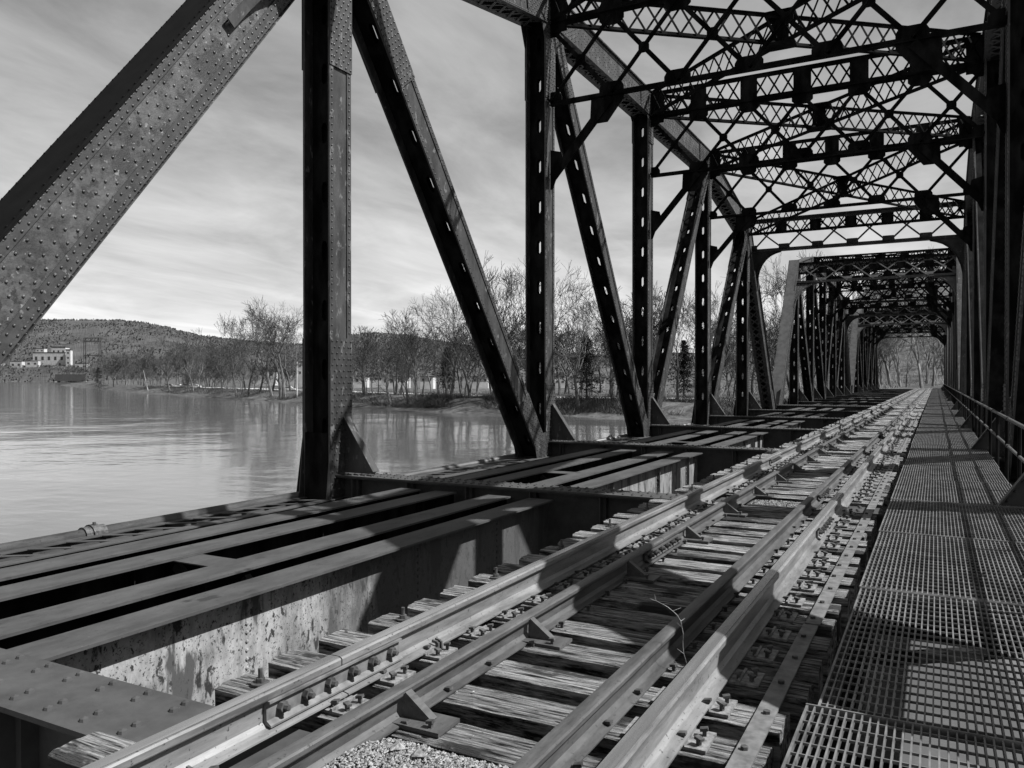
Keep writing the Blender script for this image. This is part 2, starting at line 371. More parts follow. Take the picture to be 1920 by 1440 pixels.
def chord_member(parent, name, xc, inner, p0, p1, w, e0, e1, t=TW, near=False, smat='steel', top=True):
    m_ = Mem(xc, inner, p0, p1, w, t, e0, e1); mb = MB(); sides(m_, mb, .10)
    h = w / 2; T = t / 2
    # staggered rivets over the web
    n = 4; vv = [-h + .23 + (w - .47) * k / (n - 1) for k in range(n)]
    rows(m_, mb, vv, .20, .1, m_.L - .1, T, stag=True, r=.021)
    for sx in (1, -1):                              # bottom flanges
        a, c = sorted((sx * (T + .07), sx * (T - .10))); m_.box(mb, 0, m_.L, h + .003, h + .017, a, c)
    rows(m_, mb, (h + .003,), .14, .1, m_.L, T + .045, '-b', .015)
    u = .3                                          # lacing bars under the box
    while u < m_.L - .6:
        q0 = m_.pt(u, h + .024, -T + .05); q1 = m_.pt(u + .42, h + .024, T - .05); mb.bar(q0, q1, .07, .012, m_.nv('+b'))
        q0 = m_.pt(u, h + .037, T - .05); q1 = m_.pt(u + .42, h + .037, -T + .05); mb.bar(q0, q1, .07, .012, m_.nv('+b'))
        u += .45
    o = mb.build(name, M[smat], parent)
    cb_ = MB(); m_.box(cb_, 0, m_.L, -h - .022, -h - .004, -T - .09, T + .09)
    for x in (T + .055, -T - .055): 
        u = .08
        while u < m_.L: cb_.rivet(m_.pt(u, -h - .022, x), m_.nv('-b'), .018); u += .13
    m_.box(cb_, 0, m_.L, -h - .003, -h + .012, T + .0185, T + .085)
    if near:
        eb = MB()
        for v0, v1 in ((-h + .004, -h + .165), (h - .185, h - .004)): m_.box(eb, .02, m_.L - .02, v0, v1, T + .0185, T + .030)
        for v in (-h + .045, -h + .125, h - .045, h - .14):
            u = .1 + (.06 if v in (-h + .125, h - .14) else 0)
            while u < m_.L - .1: eb.rivet(m_.pt(u, v, T + .030), m_.nv('in'), .019); u += .12
        eb.build('edge_angle', M['edge'], o)
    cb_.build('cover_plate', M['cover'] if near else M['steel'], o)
    return m_, o

span = empty('truss_bridge', (0, 0, 0))
tag(span, 'nearest riveted steel truss span, with the heavy sloping end post at left', 'bridge', 'steel truss bridge spans')

def gusset(parent, xc, inner, node, dirs, mt='steel'):
    """dirs: list of (dy, dz, length, halfwidth). plates on both faces of the truss"""
    ob = MB()
    for sx in (1, -1):
        x0 = sx * (TW / 2 + .020); 
        pts = []
        for (dy, dz, ln, hw) in dirs:
            a = V((dy, dz)).normalized(); nn = V((a.y, -a.x)); c = V(node)
            for s_ in (1, -1): pts.append(c + a * ln * .45 + nn * hw * s_)
        # convex hull of the short ends
        P = sorted(set((round(p.x, 4), round(p.y, 4)) for p in pts))
        def half(P):
            h = []
            for p in P:
                while len(h) > 1 and (h[-1][0]-h[-2][0])*(p[1]-h[-2][1])-(h[-1][1]-h[-2][1])*(p[0]-h[-2][0]) <= 0: h.pop()
                h.append(p)
            return h
        hull = half(P)[:-1] + half(P[::-1])[:-1]
        ob.prism([(xc + inner * x0, y, z) for y, z in hull], (inner * sx * .012, 0, 0))
        for k, (dy, dz, ln, hw) in enumerate(dirs):
            a = V((dy, dz)).normalized(); nn = V((a.y, -a.x)); c = V(node); off = .0135 + .0015 * k
            q = [c - a * .1 + nn * hw, c + a * ln + nn * hw, c + a * ln - nn * hw, c - a * .1 - nn * hw]
            ob.prism([(xc + inner * x0, p.x, p.y) for p in q], (inner * sx * off, 0, 0))
            if sx == 1:
                u = ln - .05; r_ = 0
                while u > 0:
                    nv_ = max(3, int(hw * 2 / .10)); 
                    for j in range(nv_):
                        v = -hw + .04 + (2 * hw - .08) * (j + (.5 if r_ % 2 and j < nv_ - 1 else 0)) / (nv_ - 1)
                        p = c + a * u + nn * v; ob.rivet((xc + inner * (x0 + off), p.x, p.y), (inner, 0, 0), .021)
                    u -= .095; r_ += 1
    return ob.build('gusset_plate', M[mt], parent)

for side, xc, inner in (('l', XL, 1), ('r', XR, -1)):
    near = side == 'l'
    # end posts
    d = 0
    chord_member(span, 'end_post', xc, inner, (2.38, LB), node_u(1), .80, .1, .45, near=near, smat='steel_mott')
    chord_member(span, 'end_post', xc, inner, node_u(5), (Y0 + L * 6 - .2, LB), .80, .45, .1, smat='steel')
    # top chord: three panels high, sloping first and last
    for i in range(1, 5):
        chord_member(span, 'top_chord', xc, inner, node_u(i), node_u(i + 1), CH, -.02, -.02, smat='steel')
    # bottom chord
    bm_ = MB(); mm_ = Mem(xc, inner, node_l(0), node_l(6), .74, TW)
    for sx in (1, -1):
        a, c = sorted((sx * TW / 2, sx * (TW / 2 - .02))); mm_.box(bm_, -.4, mm_.L + .4, -.37, .37, a, c)
        a, c = sorted((sx * (TW / 2 + .1), sx * (TW / 2 - .06))); mm_.box(bm_, -.4, mm_.L + .4, -.386, -.372, a, c); mm_.box(bm_, -.4, mm_.L + .4, .372, .386, a, c)
    u = 0
    while u < mm_.L - .5:
        bm_.bar(mm_.pt(u, -.38, -TW / 2), mm_.pt(u + .4, -.38, TW / 2), .07, .01, (0, 0, 1)); u += .45
    bm_.build('bottom_chord', M['flange'], span)
    # verticals
    for i in range(1, 6):
        _, o = light_member(span, 'vertical_post', xc, inner, node_l(i), node_u(i), .52, .25, -.1, solid=not near)
        # flared foot plates on the near face
    # diagonals
    for (a, c, w_) in ((node_u(1), node_l(2), .50), (node_u(2), node_l(3), .44), (node_l(3), node_u(4), .44), (node_l(4), node_u(5), .46)):
        light_member(span, 'diagonal_brace', xc, inner, a, c, w_, -.3, -.3, solid=not near)
    # gussets
    def dr(a, b_): return (b_[0] - a[0], b_[1] - a[1])
    U = {i: node_u(i) for i in range(1, 6)}; Lw = {i: node_l(i) for i in range(7)}
    gusset(span, xc, inner, U[1], [dr(U[1], Lw[0]) + (2.5, .41), dr(U[1], Lw[1]) + (2.75, .27), dr(U[1], Lw[2]) + (3.0, .26), dr(U[1], U[2]) + (2.0, .41)])
    gusset(span, xc, inner, U[2], [dr(U[2], U[1]) + (1.3, .41), dr(U[2], Lw[2]) + (2.3, .27), dr(U[2], Lw[3]) + (2.4, .23), dr(U[2], U[3]) + (1.6, .41)])
    gusset(span, xc, inner, U[3], [(-1, 0, 1.0, .41), (0, -1, 1.3, .27), (1, 0, 1.0, .41)])
    gusset(span, xc, inner, U[4], [dr(U[4], U[5]) + (1.3, .41), dr(U[4], Lw[4]) + (2.3, .27), dr(U[4], Lw[3]) + (2.4, .23), dr(U[4], U[3]) + (1.6, .41)])
    gusset(span, xc, inner, U[5], [dr(U[5], Lw[6]) + (2.5, .41), dr(U[5], Lw[5]) + (2.75, .27), dr(U[5], Lw[4]) + (3.0, .24), dr(U[5], U[4]) + (2.0, .41)])
    gusset(span, xc, inner, Lw[0], [dr(Lw[0], U[1]) + (2.0, .41), (1, 0, 1.6, .38), (-1, 0, .5, .38)])
    gusset(span, xc, inner, Lw[6], [dr(Lw[6], U[5]) + (2.0, .41), (-1, 0, 1.6, .38), (1, 0, .5, .38)])
    for i in (1, 5): gusset(span, xc, inner, Lw[i], [(-1, 0, .8, .38), (0, 1, 2.95, .265), (1, 0, .8, .38)])
    gusset(span, xc, inner, Lw[2], [(-1, 0, 1.2, .38), dr(Lw[2], U[1]) + (2.3, .26), (0, 1, 2.2, .265), (1, 0, 1.0, .38)])
    gusset(span, xc, inner, Lw[3], [(-1, 0, 1.2, .38), dr(Lw[3], U[2]) + (2.3, .23), (0, 1, 2.2, .265), dr(Lw[3], U[4]) + (2.3, .23), (1, 0, 1.2, .38)])
    gusset(span, xc, inner, Lw[4], [(-1, 0, 1.0, .38), (0, 1, 2.2, .265), dr(Lw[4], U[5]) + (2.3, .24), (1, 0, 1.2, .38)])
    # triangular knee brackets on the floor beams, and flared foot of each post
    for i in range(1, 6):
        y = beam_y(i); xi = xc + inner * (TW / 2 + .032); k = MB()
        k.prism([(xi, y - .01, -1.50), (xi + inner * .62, y - .01, -1.50), (xi + inner * .62, y - .01, -1.46), (xi + inner * .05, y - .01, -.62), (xi, y - .01, -.62)], (0, .02, 0))
        k.bar((xi + inner * .63, y, -1.46), (xi + inner * .04, y, -.60), .16, .016, (inner, 0, 1))
        for s_ in range(7):
            q = s_ / 7; k.rivet((xi + inner * (.56 - .5 * q), y - .012, -1.42 + .76 * q), (0, -1, 0), .015)
            k.rivet((xi + inner * .05, y - .012, -1.42 + .12 * s_), (0, -1, 0), .015)
        k.build('knee_bracket', M['steel'], span)
        y = Y0 + L * i; f = MB(); xo = xc - inner * (TW / 2 + .03)
        f.prism([(xc + inner * .23, y - .245, -2.7), (xo - inner * .22, y - .245, -2.7), (xo - inner * .16, y - .245, -1.95), (xo, y - .245, -.85), (xc + inner * .23, y - .245, -.85)], (0, -.014, 0))
        f.build('foot_plate', M['steel_dk'], span)

# floor beams
FW = .235
def floor_beam(i):
    y = beam_y(i); mb = MB(); x0, x1 = XL + TW / 2 + .04, XR - TW / 2 - .04
    mb.box(x0, x1, y - FW, y + FW, -1.545, -1.52)
    mb.box(x0, x1, y - FW + .03, y + FW - .03, -1.568, -1.546)
    mb.box(x0, x1, y - .01, y + .01, -2.80, -1.569)
    mb.box(x0, x1, y - FW, y + FW, -2.83, -2.801)
    x = x0 + .3
    while x < x1: mb.box(x - .05, x + .05, y - .10, y - .012, -2.79, -1.575); mb.box(x - .006, x + .006, y - .2, y - .101, -2.79, -1.575); x += 1.05
    x = x0 + .12
    while x < x1:
        for dy in (.19, .11, -.07, -.15):
            mb.rivet((x + (.0 if dy in (.19, -.07) else .015), y + dy, -1.52), (0, 0, 1), .024, 8)
        x += .262 if i == 0 else .13
    return mb.build('floor_beam', M['plate'], span)
for i in range(NP + 1): floor_beam(i)
# stringers: two under each rail of both tracks
def stringer(i, xs_, top, pale=False, right=False):
    ya, yb = beam_y(i) + .25, beam_y(i + 1) - .25; mb = MB(); wd = .185
    mb.box(xs_ - wd, xs_ + wd, ya, yb, top - .022, top)
    mb.box(xs_ - .12, xs_ + .12, ya, yb, top - 1.02, top - 1.0)
    mb.box(xs_ + .010, xs_ + .11, ya, yb, top - .038, top - .023); mb.box(xs_ - .11, xs_ - .010, ya, yb, top - .038, top - .023)
    o = mb.build('stringer', M['flange'], span)
    cut = yb + .2
    wb = MB(); wb.box(xs_ - .009, xs_ + .009, ya - .2, cut, top - .999, top - .039)
    if pale == 1:
        z = top - .07
        while z > top - .95:
            for yy in (4.55, 6.9, 8.6): wb.rivet((xs_ + .010, yy, z), (1, 0, 0), .017)
            z -= .07
    for q in (() if pale == 1 else (.28, .62, .9)):
        yy = ya + (yb - ya) * q; wb.box(xs_ + .0095, xs_ + .085, yy - .006, yy + .006, top - .99, top - .04); wb.box(xs_ + .0095, xs_ + .02, yy - .05, yy + .04, top - .97, top - .045)
        z = top - .1
        while z > top - .95: wb.rivet((xs_ + .02, yy - .028, z), (1, 0, 0), .014); z -= .085
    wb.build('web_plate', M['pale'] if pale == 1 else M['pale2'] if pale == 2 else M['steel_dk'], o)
    return o
LS = [-6.98, -6.36, -5.46, -4.80]; LT = -1.64
for i in range(NP):
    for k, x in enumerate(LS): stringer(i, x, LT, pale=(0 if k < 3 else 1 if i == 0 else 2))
    for x in (-2.75, -2.17, -1.25, -.67): stringer(i, x, -1.70)
    # cross frames tying the stringers together
    cf = MB(); y = Y0 + L * i + L * .38
    cf.box(LS[1] + .02, LS[2] - .02, y - .16, y + .16, LT - .035, LT - .024)
    for (a, c) in ((LS[0], LS[1]), (LS[1], LS[2]), (LS[2], LS[3])):
        cf.bar((a + .02, y, LT - .12), (c - .02, y, -2.35), .07, .07); cf.bar((a + .02, y + .02, -2.35), (c - .02, y + .02, LT - .12), .06, .06); cf.bar((a + .02, y, -2.4), (c - .02, y, -2.4), .08, .08)
    cf.build('cross_frame', M['flange'], span)
    # bottom laterals
    bl = MB(); ya, yb = Y0 + L * i + .3, Y0 + L * (i + 1) - .3
    bl.bar((XL + .3, ya, -2.72), (XR - .3, yb, -2.72), .12, .10); bl.bar((XL + .3, yb, -2.60), (XR - .3, ya, -2.60), .12, .10)
    bl.build('bottom_lateral', M['steel_dk'], span)

# transverse frames
PX = [XL + TW / 2 + .03 + (XR - XL - TW - .06) * k / 6 for k in range(7)]
def lacing(mb, p0, p1, z0, z1, pitch, wd=.05, th=.012, off=0):
    p0 = V((p0[0], p0[1], 0)); p1 = V((p1[0], p1[1], 0)); d_ = p1 - p0; Ln = d_.length; d_.normalize(); nrm = V((-d_.y, d_.x, 0))
    n = max(1, round(Ln / pitch))
    for k in range(n):
        a = p0 + d_ * (Ln * k / n); c = p0 + d_ * (Ln * (k + 1) / n)
        mb.bar(a + V((0, 0, z0)) + nrm * (off + .008), c + V((0, 0, z1)) + nrm * (off + .008), wd, th, nrm)
        mb.bar(a + V((0, 0, z1)) + nrm * (off - .008), c + V((0, 0, z0)) + nrm * (off - .008), wd, th, nrm)
def girder(mb, p0, p1, z0, z1, pitch, ch=.11, wd=.055, two=.0):
    offs = (0,) if not two else (-two, two)
    P0 = V((p0[0], p0[1], 0)); P1 = V((p1[0], p1[1], 0)); d_ = (P1 - P0).normalized(); nrm = V((-d_.y, d_.x, 0))
    for z in (z0, z1):
        s_ = 1 if z == z0 else -1
        mb.bar(P0 + V((0, 0, z)), P1 + V((0, 0, z)), .15, .014)
        for o in offs: mb.bar(P0 + V((0, 0, z + s_ * (ch / 2 + .008))) + nrm * o, P1 + V((0, 0, z + s_ * (ch / 2 + .008))) + nrm * o, .03, ch)
    for o in offs: lacing(mb, p0, p1, z0 + .05, z1 - .05, pitch, wd, .012, o)
ZB = 6.80
def sway(i):
    y = Y0 + L * i; zt0, zt1 = 8.82, 9.62; x0, x1 = PX[0], PX[-1]
    mb = MB(); girder(mb, (x0, y), (x1, y), zt0, zt1, .42)
    for x in PX[1:-1]:
        mb.box(x - .26, x + .26, y - .036, y - .024, zt0 + .02, zt1 - .02)
    for x, s_ in ((x0, 1), (x1, -1)):
        mb.box(min(x, x + s_ * .45), max(x, x + s_ * .45), y - .036, y - .024, zt0 - .25, zt1 - .02)
    mb.build('top_strut', M['steel_dk'], span)
    mb = MB()
    mb.bar((x0, y, ZB), (x1, y, ZB), .16, .014); 
    for o in (-.02, .02): mb.bar((x0, y + o, ZB + .055), (x1, y + o, ZB + .055), .012, .09)
    mb.bar((x0, y + .012, zt0 - .06), (x1, y + .012, zt0 - .06), .014, .08)
    for k in range(6):
        a, c = PX[k], PX[k + 1]
        mb.bar((a, y - .02, ZB + .07), (c, y - .02, zt0 - .1), .11, .012, (0, 1, 0)); mb.bar((a, y + .02, zt0 - .1), (c, y + .02, ZB + .07), .11, .012, (0, 1, 0))
        mb.bar((a, y - .05, ZB + .07), (c, y - .05, zt0 - .1), .014, .06, (0, 1, 0)); mb.bar((a, y + .05, zt0 - .1), (c, y + .05, ZB + .07), .014, .06, (0, 1, 0))
        xm, zm = (a + c) / 2, (ZB + zt0 - .03) / 2
        mb.prism([(xm + .14 * math.cos(t_), y - .008, zm + .14 * math.sin(t_)) for t_ in [math.pi * (q + .5) / 4 for q in range(8)]], (0, .016, 0))
    for k in range(7):
        x = PX[k]; h = .30
        lo = -.31 if k > 0 else 0; hi = .31 if k < 6 else 0
        mb.prism([(x + lo, y - .012, ZB), (x + hi, y - .012, ZB), (x + hi, y - .012, ZB + .2), (x + hi * .75, y - .012, ZB + .33), (x + lo * .75, y - .012, ZB + .33), (x + lo, y - .012, ZB + .2)], (0, .024, 0))
        mb.prism([(x + lo, y - .012, zt0 - .01), (x + hi, y - .012, zt0 - .01), (x + hi, y - .012, zt0 - .22), (x + hi * .6, y - .012, zt0 - .34), (x + lo * .6, y - .012, zt0 - .34), (x + lo, y - .012, zt0 - .22)], (0, .024, 0))
    mb.build('sway_frame', M['steel_dk'], span)
    for x, x2, s_ in ((PX[0], PX[1], 1), (PX[6], PX[5], -1)):
        kb = MB(); kb.bar((x + s_ * .08, y, 5.02), (x2, y, ZB - .05), .16, .10, (0, 1, 0)); kb.bar((x + s_ * .08, y - .06, 5.02), (x2, y - .06, ZB - .05), .20, .012, (0, 1, 0))
        kb.prism([(x, y - .012, 4.72), (x, y - .012, 5.7), (x + s_ * .30, y - .012, 5.62), (x + s_ * .34, y - .012, 5.45), (x + s_ * .06, y - .012, 4.72)], (0, .024, 0))
        kb.prism([(x2 - s_ * .52, y - .013, ZB - .01), (x2 + s_ * .32, y - .013, ZB - .01), (x2 + s_ * .30, y - .013, ZB - .12), (x2 - s_ * .1, y - .013, ZB - .62), (x2 - s_ * .55, y - .013, ZB - .62)], (0, .026, 0))
        kb.build('knee_brace', M['steel_dk'], span)
for i in (2, 3, 4): sway(i)
# top laterals: laced girders crossing in every panel
for i in range(1, 5):
    ya, yb = Y0 + L * i, Y0 + L * (i + 1); z0a, z0b = Ub[i] - .42, Ub[i + 1] - .42
    mb = MB()
    for (pa, pb) in (((PX[0] + .1, ya + .15), (PX[6] - .1, yb - .15)), ((PX[0] + .1, yb - .15), (PX[6] - .1, ya + .15))):
        ta = Ub[i] if pa[1] < pb[1] else Ub[i + 1]; tb = Ub[i + 1] if pa[1] < pb[1] else Ub[i]
        A = V(pa + (0,)); B = V(pb + (0,)); n = 26; d_ = (B - A).normalized(); nrm = V((-d_.y, d_.x, 0))
        for dz in (-.42, .36):
            mb.bar(A + V((0, 0, ta + dz)), B + V((0, 0, tb + dz)), .13, .014)
            mb.bar(A + V((0, 0, ta + dz + (.06 if dz < 0 else -.06))), B + V((0, 0, tb + dz + (.045 if dz < 0 else -.045))), .02, .075)
        for k in range(n):
            f0, f1 = k / n, (k + 1) / n; p = A.lerp(B, f0); q = A.lerp(B, f1); zp = ta + (tb - ta) * f0; zq = ta + (tb - ta) * f1
            mb.bar(p + V((0, 0, zp - .38)) + nrm * .02, q + V((0, 0, zq + .32)) + nrm * .02, .055, .012, nrm)
            mb.bar(p + V((0, 0, zp + .32)) - nrm * .02, q + V((0, 0, zq - .38)) - nrm * .02, .055, .012, nrm)
    xm, ym, zm = (PX[0] + PX[6]) / 2, (ya + yb) / 2, (Ub[i] + Ub[i + 1]) / 2
    mb.box(xm - .4, xm + .4, ym - .30, ym + .30, zm - .445, zm - .43); mb.box(xm - .22, xm + .22, ym - .012, ym + .012, zm - .42, zm + .36)
    mb.box(xm - .4, xm + .4, ym - .30, ym + .30, zm + .372, zm + .387)
    mb.build('top_lateral', M['steel_dk'], span)
# top struts at the hips and portals lying in the slope of the end posts
for (i, sgn) in ((1, -1), (5, 1)):
    y = Y0 + L * i; x0, x1 = PX[0], PX[-1]
    mb = MB(); girder(mb, (x0, y), (x1, y), 7.36, 8.13, .42)
    for x in PX[1:-1]:
        mb.box(x - .26, x + .26, y - .036, y - .024, 7.38, 8.11)
    mb.build('top_strut', M['steel_dk'], span)
    k = (L - .23) / (Ub[1] - LB)
    def pp(x, z, off=0): return V((x, y + sgn * ((7.85 - z) * k + off), z))
    mb = MB(); zb, zt = 6.62, 8.05; nn = V((0, sgn, k)).normalized()
    mb.bar(pp(x0, zb), pp(x1, zb), .30, .016); mb.bar(pp(x0, zb + .08, .02), pp(x1, zb + .08, .02), .016, .15)
    mb.bar(pp(x0, zt), pp(x1, zt), .30, .016); mb.bar(pp(x0, zt - .08, .02), pp(x1, zt - .08, .02), .016, .15)
    for q in range(6):
        a, c = PX[q], PX[q + 1]
        mb.bar(pp(a, zb + .06, .03), pp(c, zt - .06, .03), .085, .012, nn); mb.bar(pp(a, zt - .06, .06), pp(c, zb + .06, .06), .085, .012, nn)
    for q in range(7):
        x = PX[q]; lo = -.3 if q > 0 else 0; hi = .3 if q < 6 else 0
        mb.prism([pp(x + lo, zb + .02), pp(x + hi, zb + .02), pp(x + hi * .8, zb + .32), pp(x + lo * .8, zb + .32)], nn * .02)
        mb.prism([pp(x + lo, zt - .02), pp(x + hi, zt - .02), pp(x + hi * .8, zt - .3), pp(x + lo * .8, zt - .3)], nn * .02)
    mb.build('portal_frame', M['steel'], span)
    for x, s_ in ((x0, 1), (x1, -1)):
        kb = MB(); pts = [pp(x, zb - .02), pp(x + s_ * 1.45, zb - .02)]
        for q in range(1, 9):
            t_ = q / 8 * math.pi / 2; pts.append(pp(x + s_ * (1.45 - 1.4 * math.sin(t_)), zb - .05 - 1.75 * (1 - math.cos(t_))))
        pts.append(pp(x, zb - 1.85)); kb.prism(pts, nn * .02)
        for q in range(2, 10): kb.bar(pts[q - 1], pts[q], .15, .016, nn.cross(pts[q] - pts[q - 1]))
        kb.build('portal_bracket', M['steel'], span)

# the two farther spans are copies
SP = NP * L + 1.0
for k, lab in ((1, 'middle truss span of the bridge, its pale sloping end posts framed by the nearest span'), (2, 'farthest and smallest looking truss span, at the wooded end of the bridge')):
    c = copy_tree(span); c.location = (0, SP * k, 0); c['label'] = lab
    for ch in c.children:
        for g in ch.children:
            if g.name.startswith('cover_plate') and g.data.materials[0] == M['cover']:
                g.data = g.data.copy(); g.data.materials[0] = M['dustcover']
END = Y0 + SP * 3

# piers
def pier(y, lab):
    root = empty('bridge_pier', (-3.7, y, WZ)); tag(root, lab, 'pier', 'bridge piers')
    mb = MB(); h0, h1 = -3.5, 2.55
    def ring(z, wx, wy): return [(-wx, -wy, z), (wx, -wy, z), (wx + wy * .8, 0, z), (wx, wy, z), (-wx, wy, z), (-wx - wy * .8, 0, z)]
    a, b_ = ring(h0, 6.2, 1.5), ring(h1 - .5, 5.8, 1.0)
    mb.add(a + b_, [(5,4,3,2,1,0), (6,7,8,9,10,11)] + [(k, (k+1) % 6, 6 + (k+1) % 6, 6 + k) for k in range(6)])
    mb.build('shaft', M['concrete'], root)
    mb = MB(); a, b_ = ring(h1 - .498, 6.0, 1.25), ring(h1, 6.0, 1.25)
    mb.add(a + b_, [(5,4,3,2,1,0), (6,7,8,9,10,11)] + [(k, (k+1) % 6, 6 + (k+1) % 6, 6 + k) for k in range(6)])
    mb.build('cap', M['concrete'], root)
for y, lab in ((Y0 - .3, 'stone pier under the near end of the nearest span'), (Y0 + SP - .5, 'pier in the river between the nearest and the middle span'), (Y0 + 2 * SP - .5, 'pier near the far bank between the middle and the farthest span'), (END - .2, 'abutment pier at the wooded far end of the bridge')): pier(y, lab)

# ------------------------------------------------------------------ track
XA, XB, XC, XD = -2.464, -2.066, -1.269, -.959
TIE = -1.476
YS, YE = .6, END + 1
def rail_profile(h, base, head, web, hh, bt):
    b_, hd, w_ = base / 2, head / 2, web / 2
    right = [(b_, 0), (b_, bt * .55), (w_ + .018, bt * 1.25), (w_, bt * 1.25 + .02), (w_, h - hh - .012), (hd * .9, h - hh), (hd, h - hh + .006), (hd, h - .010), (hd * .82, h - .002), (hd * .4, h)]
    return right + [(-x, z) for x, z in right[::-1]]
def sweep(mb, prof, x, z, y0, y1, nseg=1):
    n = len(prof); ys_ = [y0 + (y1 - y0) * k / nseg for k in range(nseg + 1)]
    vs = [(x + px_, y, z + pz_) for y in ys_ for px_, pz_ in prof]
    fs = [(k * n + i, k * n + (i + 1) % n, (k + 1) * n + (i + 1) % n, (k + 1) * n + i) for k in range(nseg) for i in range(n)]
    fs += [tuple(range(n - 1, -1, -1)), tuple(nseg * n + i for i in range(n))]
    mb.add(vs, fs)
pr_big = rail_profile(.17, .15, .076, .018, .040, .014); pr_small = rail_profile(.133, .130, .070, .016, .032, .012)
def inst(name, me, parent, loc, rz=0):
    o = bpy.data.objects.new(name, me); COL.objects.link(o); o.parent = parent; o.location = loc; o.rotation_euler = (0, 0, rz); return o
def mesh_of(mb, mt):
    o = mb.build('tmp', M[mt]); me = o.data; bpy.data.objects.remove(o); return me
mb = MB(); mb.tube((0, 0, 0), (.030, 0, 0), .025, n=6); mb.tube((.02, 0, 0), (.052, 0, 0), .013, n=6); BOLT = mesh_of(mb, 'bolt'); BOLT.name = 'bolt'
mb = MB(); mb.box(-.008, .008, -.008, .008, 0, .026); mb.bar((-.018, 0, .026), (.014, 0, .032), .026, .012); SPIKE = mesh_of(mb, 'bolt'); SPIKE.name = 'spike'
mb = MB(); mb.tube((0, 0, 0), (0, 0, .014), .016, n=6); SBOLT = mesh_of(mb, 'bolt'); SBOLT.name = 'strap_bolt'
def rail(name, x, base, prof, mt, label, joints, cut=YE):
    root = empty(name, (x, YS, base)); tag(root, label, 'rail', 'rails of the track')
    ys_ = [YS] + sorted(joints) + [cut]
    for a, c in zip(ys_, ys_[1:]):
        mb = MB(); sweep(mb, prof, 0, 0, a - YS + .004, c - YS - .004); o = mb.build('rail_length', M[mt], root)
        if mt == 'rail':
            hb = MB(); t_ = prof[-1][1]; hb.box(-.030, .024, a - YS + .004, c - YS - .004, .1705, .1722); hb.build('running_surface', M['railhead'], o)
    H = max(p[1] for p in prof)
    for j in joints:
        if j > 60: continue
        jb = MB(); y = j - YS
        for s_ in (1, -1):
            pf = [(s_ * .012, .030), (s_ * .052, .022), (s_ * .052, .030), (s_ * .028, .046), (s_ * .026, H - .062), (s_ * .046, H - .052), (s_ * .046, H - .042), (s_ * .012, H - .040)]
            if s_ < 0: pf = pf[::-1]
            sweep(jb, pf, 0, 0, y - .46, y + .46)
        o = jb.build('joint_bar', M['strap'] if mt == 'rail' else M['rail_g'], root)
        for q in (-.38, -.23, -.08, .08, .23, .38): inst('bolt', BOLT, o, (.024, y + q, H * .47))
    return root
rA = rail('running_rail', XA, TIE + .020, pr_big, 'rail', 'worn shiny topped running rail, leftmost rail of the track, jointed in the foreground', [2.88, 14.2, 25.9, 37.5, 49.4])
rD = rail('running_rail', XD, TIE + .020, pr_big, 'rail', 'running rail on the right of the track beside the flat drilled strap', [8.05, 19.7, 31.4, 43.0])
rB = rail('guard_rail', XB, TIE + .002, pr_small, 'rail_g', 'rusty guard rail with triangular braces, just inside the leftmost rail', [6.55, 18.2, 30.0])
rC = rail('guard_rail', XC, TIE + .002, pr_small, 'rail_g', 'lower guard rail close beside the right hand running rail', [10.6, 22.3])
# triangular braces on the guard rail
y = 2.83; bys = [2.83, 4.03, 5.66, 7.24]
while bys[-1] < 44: bys.append(bys[-1] + 1.57)
for y in bys:
    mb = MB(); yy = y - YS
    mb.box(-.03, .26, yy - .085, yy + .085, .001 - .002, .016)
    mb.prism([(.030, yy - .012, .017), (.165, yy - .012, .017), (.165, yy - .012, .025), (.034, yy - .012, .118)], (0, .010, 0))
    mb.bar((.040, yy + .01, .118), (.175, yy + .01, .020), .045, .012, (1, 0, 1))
    o = mb.build('rail_brace', M['rail_g'], rB)
    for (x, q) in ((.20, -.05), (.10, .055)): inst('spike', SPIKE, o, (x, yy + q, .012))
# rail anchor clips in the foreground
for y in (1.98, 3.62):
    mb = MB()
    for q in (0, .03):
        mb.bar((.078, y - YS + q, -.014), (.078, y - YS + q, .030), .012, .020, (1, 0, 0)); mb.bar((.078, y - YS + q, .030), (.045, y - YS + q, .036), .012, .012)
    mb.bar((-.09, y - YS + .015, -.012), (.09, y - YS + .015, -.012), .045, .010); mb.build('rail_anchor', M['bolt'], rA)

